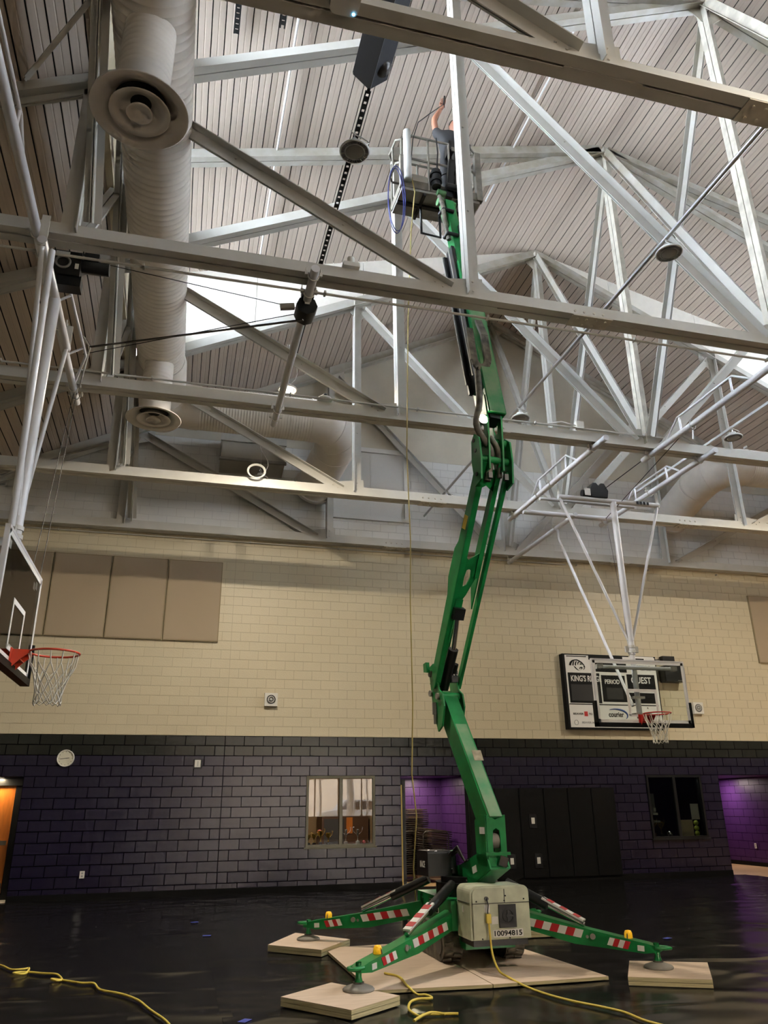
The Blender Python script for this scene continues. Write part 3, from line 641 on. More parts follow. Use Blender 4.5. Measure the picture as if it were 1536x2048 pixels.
def ypipe(H, x, y0, y1, z, clamps, stiff=None, nm='support_pipe'):
    p = part(nm, 'pipe_white', H, lambda b: b.tube([(x, y0, z), (x, y1, z)], .052, 16))
    part('clamp', 'bolt_steel', p, lambda b: [clamp(b, (x, y, z), (0,1,0)) for y in clamps], 'stuff')
    if stiff:
        a, c = stiff
        part('stiffener', 'pipe_white', p, lambda b: [b.tube([(x, a, z+.05), (x, a+.35, z+.30), (x, c-.35, z+.30), (x, c, z+.05)], .020, 8), b.tube([(x, a+.4, z+.03), (x, a+.4, z+.30)], .018, 8), b.tube([(x, c-.4, z+.03), (x, c-.4, z+.30)], .018, 8)])
# far hoop, in front of the scoreboard
H, P, bx = hoop((6.93, -5.0), (1,0,0), (0,1,0), 'glass basketball hoop with a red rim hanging in front of the scoreboard', 'rim_red', 7.16, -1.18, 1.02)
ypipe(H, 5.62, -6.95, -2.85, 7.40, (-6.5, -4.9, -4.3, -3.17), (-5.9, -4.0))
ypipe(H, 7.76, -6.95, -2.95, 7.40, (-6.5, -4.9, -3.17), (-5.9, -4.0))
ypipe(H, 6.80, -3.6, -.05, 7.34, (-3.45, -2.7, -.2), nm='stay_pipe')
part('back_bar', 'pipe_white', H, lambda b: b.tube([(5.62, -3.55, 7.32), (7.76, -3.55, 7.32)], .05, 14))
part('rear_bar', 'pipe_white', H, lambda b: b.tube([(5.62, -4.35, 7.30), (7.72, -4.35, 7.30)], .034, 12))
part('back_stay', 'pipe_white', H, lambda b: b.tube([(6.8, -2.75, 7.30), (6.78, -2.80, 7.05), (6.90, -4.72, 3.25)], .030, 10))
W_ = part('height_motor', 'black_plastic', H, lambda b: [b.prism([(-.16, -.10), (.17, -.10), (.20, .05), (.12, .20), (.05, .20), (.0, .14), (-.05, .20), (-.12, .20), (-.20, .05)], (6.62, -4.80, 7.30), (1,0,0), (0,0,1), (0,1,0), .22), b.cyl((6.30, -4.8, 7.30), (6.46, -4.8, 7.30), .07)])
part('motor_label', 'white_plastic', W_, lambda b: b.lo((6.30, -4.925, 7.22), (6.42, -4.91, 7.36)))
part('bar_lettering', 'print_black', H, lambda b: [b.lo((7.42+.075*k, -4.905, 7.13), (7.42+.075*k+.05, -4.898, 7.19)) for k in range(4)])
part('hoist_cable', 'cable_black', H, lambda b: [b.tube([(6.76, -4.7, 7.4), (6.75, -7.6, 7.42)], .008, 6), b.tube([(7.2, -4.1, 7.10), (6.76, -7.62, 7.40)], .007, 6), b.tube([(7.2, -4.1, 7.12), (7.0, -4.7, 4.5)], .004, 5)])
HP = empty('hoist_pipe', (6.76, -8.2, 7.3), 'pale hoist pipe with a bent stiffener and a hook, above the far basketball hoop', 'pipe')
ypipe(HP, 6.76, -10.2, -6.25, 7.40, (-9.8, -6.5), (-9.1, -7.0), 'pipe')
part('hook', 'galvanized', HP, lambda b: [b.tube([(6.76, -7.7, 7.35), (6.76, -7.66, 7.15)], .012, 6), b.tube([(6.76+.05*math.cos(t), -7.7, 7.40+.09*math.sin(t)) for t in [2*math.pi*k/14 for k in range(14)]], .012, 6, True)])
# near hoop at the left edge, facing right
H, P, bx = hoop((-2.60, -9.26), (0,1,0), (-1,0,0), 'glass basketball hoop with an orange rim facing sideways, nearest the camera', 'rim_orange', 7.10, -1.0, 1.08)
for a in (0,): pass
ypipe(H, -2.88, -13.4, -6.15, 7.40, (-13.1, -9.95, -9.6, -8.2, -6.6, -6.35), (-13.0, -10.9))
part('side_stiffener', 'pipe_white', H, lambda b: [b.tube([(-2.88, -9.0, 7.45), (-2.70, -8.8, 7.55), (-2.66, -7.3, 7.55), (-2.86, -6.7, 7.42)], .018, 8), b.tube([(-2.86, -8.7, 7.42), (-2.69, -8.7, 7.55)], .016, 8), b.tube([(-2.86, -7.5, 7.42), (-2.67, -7.5, 7.55)], .016, 8)])
MT = part('height_motor', 'black_metal', H, lambda b: [b.lo((-2.83, -9.45, 7.30), (-2.50, -9.25, 7.62)), b.lo((-2.74, -9.42, 7.18), (-2.48, -9.26, 7.32)), b.cyl((-2.50, -9.36, 7.50), (-2.20, -9.36, 7.50), .075), b.lo((-2.48, -9.42, 7.56), (-2.32, -9.30, 7.66))])
part('gear_ring', 'grey_metal', MT, lambda b: b.tube([(-2.69+.075*math.cos(t), -9.46, 7.46+.075*math.sin(t)) for t in [2*math.pi*k/20 for k in range(20)]], .014, 8, True))
part('motor_label', 'white_plastic', MT, lambda b: b.lo((-2.78, -9.457, 7.56), (-2.63, -9.45, 7.605))); part('motor_sticker', 'white_plastic', MT, lambda b: b.lo((-2.56, -9.457, 7.39), (-2.52, -9.45, 7.46)))
part('front_brace', 'pipe_white', H, lambda b: b.tube([P(-.95, .05, 7.02), P(-.35, .12, 4.2)], .034, 10))
part('safety_strap', 'black_plastic', H, lambda b: [b.tube([(-2.62, -7.3, 7.72), (-2.70, -7.25, 7.86), (-2.66, -7.3, 7.72)], .006, 6), b.beam((-2.62, -7.3, 7.70), (.08, -9.40, 7.17), .03, .012)])
part('strap_bracket', 'white_steel', H, lambda b: [b.beam((-2.74, -7.22, 7.90), (-2.62, -7.3, 7.70), .05, .02), b.tube([(-2.62, -7.3, 7.70), (-2.80, -6.6, 7.42)], .012, 6)])
part('hoist_cable', 'cable_black', H, lambda b: [b.tube([(-2.88, -6.5, 7.4), (-2.70, -8.42, 4.1)], .005, 5), b.tube([(-2.84, -6.5, 7.4), (-2.62, -8.36, 4.05)], .005, 5), b.tube([(-2.75, -7.0, 7.75), (.05, -9.35, 7.30)], .006, 5), b.tube([(-2.75, -9.2, 7.75), (.05, -9.35, 7.36)], .005, 5)])
HP = empty('hoist_pipe', (.11, -8.1, 7.3), 'grey pipe with a black winch under the second and third trusses', 'pipe')
ypipe(HP, .11, -10.1, -6.12, 7.40, (-9.95, -9.62, -6.62, -6.35), None, 'pipe')
MT = part('winch', 'black_metal', HP, lambda b: [b.cyl((.11, -9.50, 7.32), (.11, -9.26, 7.32), .13, n=8), b.box((.11, -9.5, 7.46), (.15, .10, .10))])
part('winch_label', 'white_plastic', MT, lambda b: b.lo((.08, -9.512, 7.33), (.14, -9.502, 7.40)))
part('pulley', 'grey_metal', HP, lambda b: b.beam((-.20, -9.37, 7.33), (-.03, -9.38, 7.36), .05, .07))
# ---------------------------------------------------------------- the boom lift
CX, CY = 2.40, -7.95
ph = math.radians(84); EE = V((-math.cos(ph), math.sin(ph), 0)); NN = V((-EE.y, EE.x, 0)); UP = V((0,0,1))   # EE: away, NN: to the left
EP = lambda s, z, k=0: V((CX, CY, 0)) + EE*s + NN*k + UP*z
LF = empty('boom_lift', (CX, CY, 0), 'green tracked spider boom lift with its outriggers spread on plywood', 'boom lift')
def gp(name, mt, fn, parent=None, kind=None): return part(name, mt, parent or LF, fn, kind)
# tracks
for x0 in (1.94, 2.66):
    x1 = x0+.215
    def trk(b):
        r = .175; ya, yb_ = -8.24, -6.95; zc_ = .05+r; loop = []
        for k in range(9): t = -math.pi/2-math.pi*k/8; loop.append((ya+r*math.cos(t), zc_+r*math.sin(t)))
        for k in range(9): t = math.pi/2-math.pi*k/8; loop.append((yb_+r*math.cos(t), zc_+r*math.sin(t)))
        b.prism(loop, ((x0+x1)/2, 0, 0), (0,1,0), (0,0,1), (1,0,0), x1-x0)
    T_ = gp('track', 'rubber', trk)
    def lugs(b):
        r = .185; ya, yb_ = -8.24, -6.95; zc_ = .05+.175
        for k in range(7):
            t = -math.pi/2-math.pi*k/6
            for s in (0, 1): b.beam((x0+.01+s*.10, ya+r*math.cos(t), zc_+r*math.sin(t)), (x0+.10+s*.10, ya+r*math.cos(t-.12*(1-2*s)), zc_+r*math.sin(t-.12*(1-2*s))), .03, .02, up=(0, math.cos(t), math.sin(t)))
    part('tread_lugs', 'rubber', T_, lugs, 'stuff')
    for y in (-8.24, -6.95): part('track_wheel', 'black_metal', T_, lambda b: b.cyl((x0-.006, y, .225), (x1+.006, y, .225), .11, n=18))
CH = gp('chassis', 'lift_green', lambda b: [b.lo((2.0, -8.52, .37), (2.80, -7.28, .66)), b.lo((2.12, -8.6, .20), (2.68, -7.2, .38))])
text('lettering', 'JLG', 'sticker_white', CH, .12, .48, .09, .26, .002, .004, V((0,-1,0)), V((0,0,1)), V((2.0, -7.62, .36)))
text('lettering_fill', 'JLG', 'print_black', CH, .135, .465, .10, .25, .004, .004, V((0,-1,0)), V((0,0,1)), V((2.0, -7.62, .36)))
# counterweight box in front
def rbox(x0, x1, y0, y1, z0, z1, r=.07, k=5):
    prof = [(x0, z0), (x1, z0)] + [(x1-r+r*math.cos(t), z1-r+r*math.sin(t)) for t in [math.pi/2*i/k for i in range(k+1)]] + [(x0+r+r*math.cos(t), z1-r+r*math.sin(t)) for t in [math.pi/2+math.pi/2*i/k for i in range(k+1)]]
    return prof
BX = gp('battery_cover', 'lift_pale', lambda b: [b.prism(rbox(2.07, 2.73, 0, 0, .33, .83), (0, -8.72, 0), (1,0,0), (0,0,1), (0,1,0), .40), b.prism(rbox(2.09, 2.71, 0, 0, .34, .815), (0, -8.93, 0), (1,0,0), (0,0,1), (0,1,0), .03)])
part('cover_seam', 'grate_dark', BX, lambda b: [b.lo((2.08, -8.949, .666), (2.72, -8.9455, .672)), b.lo((2.066, -8.9, .666), (2.0705, -8.55, .672)), b.lo((2.44, -8.949, .672), (2.446, -8.9455, .80))])
part('fan_plate', 'grate_dark', BX, lambda b: [b.lo((2.37, -8.962, .44), (2.56, -8.945, .655))])
part('fan', 'grate_dark', BX, lambda b: [b.lathe([(.062, 0), (.062, .008), (.054, .008), (.054, 0)], (2.465, -8.962, .55), axm((0,-1,0)), 24), b.box((2.465, -8.966, .55), (.11, .006, .014)), b.box((2.465, -8.966, .55), (.014, .006, .11)), b.cyl((2.465, -8.962, .55), (2.465, -8.972, .55), .02)])
part('number_plate', 'sticker_white', BX, lambda b: b.lo((2.30, -8.949, .355), (2.63, -8.9455, .425)))
text('number', '10094815', 'print_black', BX, 2.312, 2.618, .365, .415, 8.950, .002)
part('round_sticker', 'sticker_white', BX, lambda b: b.lo((2.29, -8.9485, .475), (2.36, -8.9455, .545)))
part('warning_label', 'sticker_white', BX, lambda b: b.lo((2.215, -8.9485, .585), (2.275, -8.9455, .655))); part('side_label', 'sticker_white', BX, lambda b: b.lo((2.066, -8.72, .57), (2.0705, -8.68, .63)))
part('socket', 'black_plastic', BX, lambda b: [b.cyl((2.24, -8.945, .715), (2.24, -8.965, .715), .02, n=12), b.tube([(2.24, -8.96, .715), (2.245, -8.985, .66), (2.235, -8.985, .60), (2.24, -8.975, .56)], .007, 6)])
part('screws', 'print_black', BX, lambda b: [b.cyl((x, -8.945, z), (x, -8.951, z), .008, n=6) for x, z in ((2.13, .69), (2.18, .345), (2.44, .69), (2.66, .70), (2.48, .345), (2.455, .735))], 'stuff')
gp('skid_plate', 'black_metal', lambda b: b.lo((2.10, -8.90, .27), (2.70, -8.5, .335)))
def smooth_path(pts, k=4):
    out = []; n = len(pts)
    for i in range(n-1):
        p0, p1, p2, p3 = [V(pts[max(0, min(n-1, i+j))]) for j in (-1, 0, 1, 2)]
        for s in range(k):
            t = s/k; out.append(.5*((2*p1)+(p2-p0)*t+(2*p0-5*p1+4*p2-p3)*t*t+(3*p1-p0-3*p2+p3)*t*t*t))
    out.append(V(pts[-1])); return out
# turret
gp('slew_ring', 'black_metal', lambda b: [b.cyl((CX, CY, .66), (CX, CY, .80), .36, n=32), b.cyl((CX, CY, .80), (CX, CY, .86), .30, n=32)])
gp('deck_plate', 'grey_metal', lambda b: b.lo((2.45, -8.45, .66), (2.95, -8.0, .70)))
def turret(b):
    for k in (-.115, .115): b.prism([(.30, .80), (.34, .92), (-.10, .98), (-.54, 1.12), (-.76, 1.12), (-.84, .98), (-.40, .80)], EP(0, 0, k), EE, UP, NN, .02)
    b.hexa([EP(-.40, .79, -.115), EP(-.40, .79, .115), EP(-.84, .975, .115), EP(-.84, .975, -.115), EP(-.39, .81, -.115), EP(-.39, .81, .115), EP(-.83, .995, .115), EP(-.83, .995, -.115)])
    b.beam(EP(.32, .84), EP(-.40, .84), .22, .06)
TR = gp('turret', 'lift_green', turret)
def mast(b):
    for k in (-.115, .115):
        b.prism([(-.78, 1.0), (-.54, 1.0), (-.52, 1.46), (-.62, 1.52), (-.78, 1.52)], EP(0, 0, k), EE, UP, NN, .02)
    w2, z0, z1 = .115, 1.0, 1.52
    oo = [(-w2, z0), (-w2, (z0+z1)/2), (-w2, z1), (0, z1-.05), (w2, z1), (w2, (z0+z1)/2), (w2, z0), (0, z0)]
    ii = [(-.045, 1.15), (-.05, 1.26), (-.04, 1.36), (0, 1.385), (.04, 1.36), (.05, 1.26), (.045, 1.15), (0, 1.13)]
    b.plate_hole(oo, ii, EP(-.78, 0), NN, UP, EE, .02)
    b.beam(EP(-.80, 1.125, -.15), EP(-.80, 1.125, .15), .03, .03)
gp('mast_base', 'lift_green', mast)
gp('mast_roller', 'foot_grey', lambda b: b.cyl(EP(-.69, 1.26, -.10), EP(-.69, 1.26, .10), .085, n=18))
gp('tail_plate', 'chrome', lambda b: b.box(EP(-.84, 1.05, -.04), (.10, .02, .10), Matrix((V((NN.x, NN.y, .35)).normalized(), EE, V((-.35*NN.x, -.35*NN.y, 1)).normalized())).transposed()))
gp('mast_sticker', 'sticker_white', lambda b: b.beam(EP(-.76, 1.36, .127), EP(-.64, 1.36, .127), .004, .07))
gp('turret_sticker', 'sticker_white', lambda b: b.beam(EP(-.52, .97, .127), EP(-.42, .94, .127), .004, .07))
PB = gp('power_box', 'black_plastic', lambda b: [b.prism(rbox(-.17, .17, 0, 0, .86, 1.13, .04), EP(.18, 0, .33), EE, UP, NN, .30), b.prism(rbox(-.16, .14, 0, 0, .88, 1.10, .02), EP(.16, 0, .16), EE, UP, NN, .06)])
text('lettering', 'RACE', 'sticker_white', PB, .03, .17, .05, .12, .003, .003, (-EE), UP, EP(.26, .90, .482))
part('lid_catches', 'chrome', PB, lambda b: [b.box(EP(s, 1.135, .33+k), (.03, .02, .012)) for s in (-.1, .12) for k in (-.1, .1)] + [b.cyl(EP(-.0, .93, .18), EP(-.0, .93, .20), .012, n=8)], 'stuff')
gp('hydraulic_hoses', 'cable_black', lambda b: [b.tube([EP(.05, 1.05, .18+.02*k), EP(-.1, 1.12+.02*k, .15), EP(-.25, 1.02, .13), EP(-.35, 1.05, .12+.01*k)], .012, 6) for k in range(4)])
# articulated arms, all in the plane EE / UP
def ebeam(b, p, q, w, h): b.beam(EP(*p), EP(*q), w, h, up=NN.cross(EP(*q)-EP(*p)))
P0, P1, P2 = (-.69, 1.42), (.36, 2.92), (-1.25, 5.62)
ST1 = gp('lower_arm', 'lift_green', lambda b: ebeam(b, P0, (P1[0]-.02, P1[1]-.04), .19, .25))
part('dusty_top_plate', 'lift_green_dusty', ST1, lambda b: b.beam(EP(P0[0]-.105, P0[1]+.08), EP(P1[0]-.14, P1[1]-.02), .15, .02, up=NN.cross(EP(*P1)-EP(*P0))))
part('inner_arm', 'lift_green_dusty', ST1, lambda b: [ebeam(b, (P1[0]-.06, P1[1]-.12), (P1[0]+.04, P1[1]+.06), .13, .16)])
part('worn_patch', 'worn_patch', ST1, lambda b: b.beam(EP(P0[0]+.42*.82-.127, P0[1]+.42*1.48+.07), EP(P0[0]+.50*.82-.127, P0[1]+.50*1.48+.07), .12, .004, up=NN.cross(EP(*P1)-EP(*P0))))
def knuckle(b):
    for k in (-.14, .14): b.prism([(-.24, -.12), (-.16, -.36), (-.04, -.42), (.10, -.12), (.14, .10), (.20, .42), (.06, .46), (-.10, .10), (-.20, .04)], EP(P1[0], P1[1], k), EE, UP, NN, .022)
    b.cyl(EP(P1[0]-.08, P1[1]+.02, -.15), EP(P1[0]-.08, P1[1]+.02, .15), .055, n=16)
gp('elbow_joint', 'lift_green', knuckle)
for ds, dz in ((.12, .33), (-.08, .02), (.13, .08)): gp('elbow_pin', 'foot_grey', lambda b: b.cyl(EP(P1[0]+ds, P1[1]+dz, .145), EP(P1[0]+ds, P1[1]+dz, .18), .04, n=14))
gp('catch', 'lift_green', lambda b: b.prism([(-.05, -.06), (.05, -.04), (.06, .07), (-.03, .08)], EP(P1[0]+.13, P1[1]+.40, .21), EE, UP, NN, .05))
gp('elbow_sensor', 'grey_metal', lambda b: [b.cyl(EP(P1[0]+.02, P1[1]-.20, .16), EP(P1[0]+.02, P1[1]-.05, .16), .035), b.cyl(EP(P1[0]+.02, P1[1]-.32, .16), EP(P1[0]+.02, P1[1]-.2, .16), .02)])
# second stage: side channels joined by plates, a slim link and a ram
A0, A1 = (P1[0]+.06, P1[1]+.22), (P2[0]+.04, P2[1]+.02)
AV = EP(*A1)-EP(*A0); AL = AV.length; AV.normalize(); VV = AV.cross(NN); VV = VV if VV.dot(EE) > 0 else -VV
AP_ = lambda u, v, k=0: EP(*A0)+AV*u+VV*v+NN*k
def left_plate(b):
    b.prism([(-.05, -.10), (AL*.40, -.10), (AL*1.0, -.10), (AL*1.02, .05), (AL*.78, .06), (AL*.64, .08), (AL*.60, .15), (AL*.47, .16), (AL*.40, .08), (AL*.10, .05), (-.05, .04)], AP_(0, 0, .165), AV, VV, NN, .02)
    b.beam(AP_(0, -.10, .135), AP_(AL, -.10, .135), .075, .016, up=VV); b.beam(AP_(AL*.38, .06, .125), AP_(AL*.95, .04, .125), .09, .016, up=VV)
gp('upper_arm_channel', 'lift_green', left_plate)
def right_plate(b):
    b.prism([(AL*.36, -.11), (AL*1.0, -.11), (AL*1.0, .06), (AL*.60, .10), (AL*.47, .06)], AP_(0, 0, -.115), AV, VV, NN, .02)
    b.beam(AP_(AL*.50, -.11, -.09), AP_(AL, -.11, -.09), .06, .016, up=VV)
gp('upper_arm_channel', 'lift_green', right_plate)
gp('inner_plate', 'lift_green', lambda b: b.prism([(0, -.02), (AL*.42, -.06), (AL*.42, .08), (0, .06)], AP_(0, 0, .05), AV, VV, NN, .02))
oo = [(.34, .13), (.42, .165), (.50, .165), (.60, .165), (.575, .06), (.62, -.11), (.52, -.11), (.42, .0)]
ii = [(.455, .07), (.47, .075), (.50, .075), (.53, .06), (.535, .03), (.53, .0), (.50, -.01), (.465, .02)]
gp('arm_web', 'lift_green', lambda b: b.plate_hole([(AL*q, k) for q, k in oo], [(AL*q, k) for q, k in ii], AP_(0, -.085), AV, NN, VV, .02))
gp('arm_web', 'lift_green', lambda b: b.prism([(AL*.87, .16), (AL*.97, .16), (AL*.97, -.11), (AL*.87, -.11), (AL*.90, .02)], AP_(0, -.05), AV, NN, VV, .02))
gp('arm_web', 'lift_green', lambda b: b.prism([(AL*.34, .13), (AL*.40, .13), (AL*.40, .03), (AL*.34, .03)], AP_(0, -.09), AV, NN, VV, .05))
gp('arm_tube', 'black_metal', lambda b: [b.cyl(AP_(AL*.92, .02, -.08), AP_(AL*.92, .02, .12), .05, n=14), b.cyl(AP_(AL*.10, .0, -.02), AP_(AL*.10, .0, .13), .05, n=14)])
gp('slim_link', 'lift_green', lambda b: b.beam(AP_(-.02, -.10, -.17), AP_(AL*.97, -.10, -.205), .045, .075, up=VV))
RB, RM, RT = AP_(-.14, -.06, .02), AP_(AL*.175, -.13, .03), AP_(AL*.33, -.13, .07)
gp('ram_body', 'black_metal', lambda b: [b.cyl(RB, RM, .066, n=18), b.cyl(RB.lerp(RM, .45)-NN*.09, RB.lerp(RM, .68)-NN*.09, .035, n=10), b.box(RB.lerp(RM, .40)-NN*.10, (.09, .09, .15))])
gp('ram_fitting', 'grey_metal', lambda b: [b.cyl(RB.lerp(RM, t)-NN*(.10+q)-EE*.045, RB.lerp(RM, t)-NN*(.10+q)-EE*.055, .012, n=8) for t in (.36, .43) for q in (-.02, .02)], None, 'stuff')
gp('ram_rod', 'chrome', lambda b: b.cyl(RM, RT, .032, n=14))
gp('ram_head', 'black_metal', lambda b: b.beam(RT-AV*.05, RT+AV*.10, .15, .09, up=VV))
gp('arm_sticker', 'sticker_yellow', lambda b: b.prism([(AL*.70, -.05), (AL*.76, -.05), (AL*.76, .05), (AL*.70, .05)], AP_(0, 0, .177), AV, VV, NN, .004))
# upper knuckle
def head(b):
    for k in (.215, -.215): b.prism([(-.10, -.30), (.06, -.34), (.12, .0), (.10, .28), (.02, .36), (-.10, .26), (-.13, .0)], EP(P2[0], P2[1], k), EE, UP, NN, .022)
    b.cyl(EP(P2[0]-.02, P2[1]+.01, -.22), EP(P2[0]-.02, P2[1]+.01, .22), .048, n=18); b.cyl(EP(P2[0]+.02, P2[1]+.27, -.21), EP(P2[0]+.02, P2[1]+.27, .21), .06, n=18)
gp('head_joint', 'lift_green', head)
def bplates(b):
    outer = [(-.12, -.24), (.06, -.24), (.14, .05), (.15, .42), (.12, .78), (-.10, .80), (-.15, .45), (-.14, .05)]
    inner = [(-.04, .30), (.03, .30), (.065, .40), (.07, .50), (.045, .62), (-.03, .62), (-.06, .5), (-.055, .40)]
    for k in (.085, -.105): b.plate_hole(outer, inner, EP(P2[0]+.03, P2[1]+.10, k), EE, UP, NN, .022)
gp('boom_cheek', 'lift_green', bplates)
gp('head_bolts', 'black_metal', lambda b: [b.cyl(EP(P2[0]+ds, P2[1]+dz, .21), EP(P2[0]+ds, P2[1]+dz, .235), .028, n=10) for ds, dz in ((0, .12), (0, -.2), (.03, .27))] + [b.box(EP(P2[0]-.1, P2[1]-.24, k), (.05, .05, .08)) for k in (.1, -.12)], None, 'stuff')
# telescopic boom
B0, B1 = (-1.26, 6.22), (-.36, 10.45)
up3 = NN.cross(EP(*B1)-EP(*B0))
lerp2 = lambda t: (B0[0]+(B1[0]-B0[0])*t, B0[1]+(B1[1]-B0[1])*t)
BM = gp('boom_section', 'lift_green', lambda b: b.beam(EP(*B0, -.04), EP(*lerp2(.66), -.04), .25, .29, up=up3))
part('boom_end_plate', 'lift_green_dusty', BM, lambda b: b.beam(EP(B0[0]-.145, B0[1]+.03, -.04), EP(lerp2(.62)[0]-.145, lerp2(.62)[1], -.04), .22, .012, up=up3))
part('wear_block', 'black_plastic', BM, lambda b: b.beam(EP(B0[0]-.01, B0[1]-.06, -.03), EP(*B0, -.03), .16, .2, up=up3))
gp('inner_boom', 'lift_green', lambda b: b.beam(EP(*lerp2(.60), -.01), EP(*lerp2(1.0), -.01), .14, .17, up=up3))
gp('boom_tip', 'lift_green_dusty', lambda b: [b.beam(EP(*lerp2(.86), .07), EP(*lerp2(1.02), .09), .06, .10, up=up3), b.beam(EP(*lerp2(.78), -.12), EP(*lerp2(1.0), -.10), .05, .07, up=up3), b.cyl(EP(*lerp2(1.0), -.14), EP(*lerp2(1.0), .16), .06, n=14), b.cyl(EP(lerp2(1.02)[0]+.05, 10.72, -.12), EP(lerp2(1.02)[0]+.05, 10.72, .12), .05, n=14)])
CT = gp('cable_tray', 'black_plastic', lambda b: [b.beam(EP(*lerp2(.10), .10), EP(*lerp2(.74), .10), .05, .17, up=up3), b.beam(EP(*lerp2(.10), .155), EP(*lerp2(.72), .155), .05, .03, up=up3, off=(0, .09))])
part('tray_lip', 'grey_metal', CT, lambda b: [b.beam(EP(*lerp2(.14), .19), EP(*lerp2(.72), .19), .012, .02, up=up3, off=(0, q)) for q in (-.095, .10)])
def chain(b):
    base = lerp2(.20); pts = []
    for k in range(9): t = math.pi*k/8; pts.append(EP(base[0]-.06-.115*math.cos(t)*0-.10, base[1]-.02-.13*math.sin(t), .08-.10*math.cos(t)))
    pts = [EP(base[0]-.10+.10, base[1]+.75, -.02), EP(base[0]-.12, base[1]+.45, -.03)] + [EP(base[0]-.155, base[1]+.06-.16*math.sin(math.pi*k/8), .065-.105*math.cos(math.pi*k/8)) for k in range(9)] + [EP(base[0]-.09, base[1]+.5, .17)]
    for a, c in zip(pts, pts[1:]): b.beam(a, c+(c-a)*.06, .10, .035, up=EE)
gp('cable_chain', 'rubber', chain)
HB = [([EP(lerp2(.17)[0]-.10, lerp2(.17)[1], .10), EP(B0[0]-.10, B0[1]+.15, .19), EP(B0[0]-.06, B0[1]-.15, .23), EP(B0[0]-.04, B0[1]-.35, .12), EP(P2[0]-.02, P2[1]+.10, .02), EP(P2[0]+.05, P2[1]-.25, .06)], .042, 10), ([EP(B0[0]-.06, B0[1]-.30, .06), EP(P2[0]-.05, P2[1]+.15, -.06), EP(P2[0]+.02, P2[1]-.2, -.10)], .035, 8), ([EP(lerp2(.78)[0]-.06, lerp2(.78)[1], .12), EP(lerp2(.86)[0]-.10, lerp2(.86)[1], .16), EP(lerp2(.95)[0]-.10, lerp2(.95)[1], .14), EP(lerp2(1.0)[0], lerp2(1.0)[1]+.12, .12)], .035, 8)]
for hpts, hr_, hn_ in HB: gp('hose', 'rubber', lambda b: b.tube(smooth_path(hpts, 4), hr_, hn_))
gp('boom_clamp', 'black_metal', lambda b: [b.tube([EP(*lerp2(t), .16), EP(lerp2(t)[0]-.12, lerp2(t)[1], .16), EP(lerp2(t)[0]-.12, lerp2(t)[1], -.02)], .03, 8) for t in (.80, .93)] + [b.box(EP(lerp2(.84)[0]-.12, lerp2(.84)[1], -.12), (.14, .12, .16))])
WL = gp('work_light', 'black_plastic', lambda b: b.lathe([(.0, .05), (.05, .045), (.07, .0), (.06, .0)], EP(B0[0]-.10, B0[1]-.08, .15), axm(EE), 18))
part('lens', 'lamp_on', WL, lambda b: b.lathe([(0, -.012), (.05, -.006), (.065, .002)], EP(B0[0]-.10, B0[1]-.08, .15), axm(EE), 18))
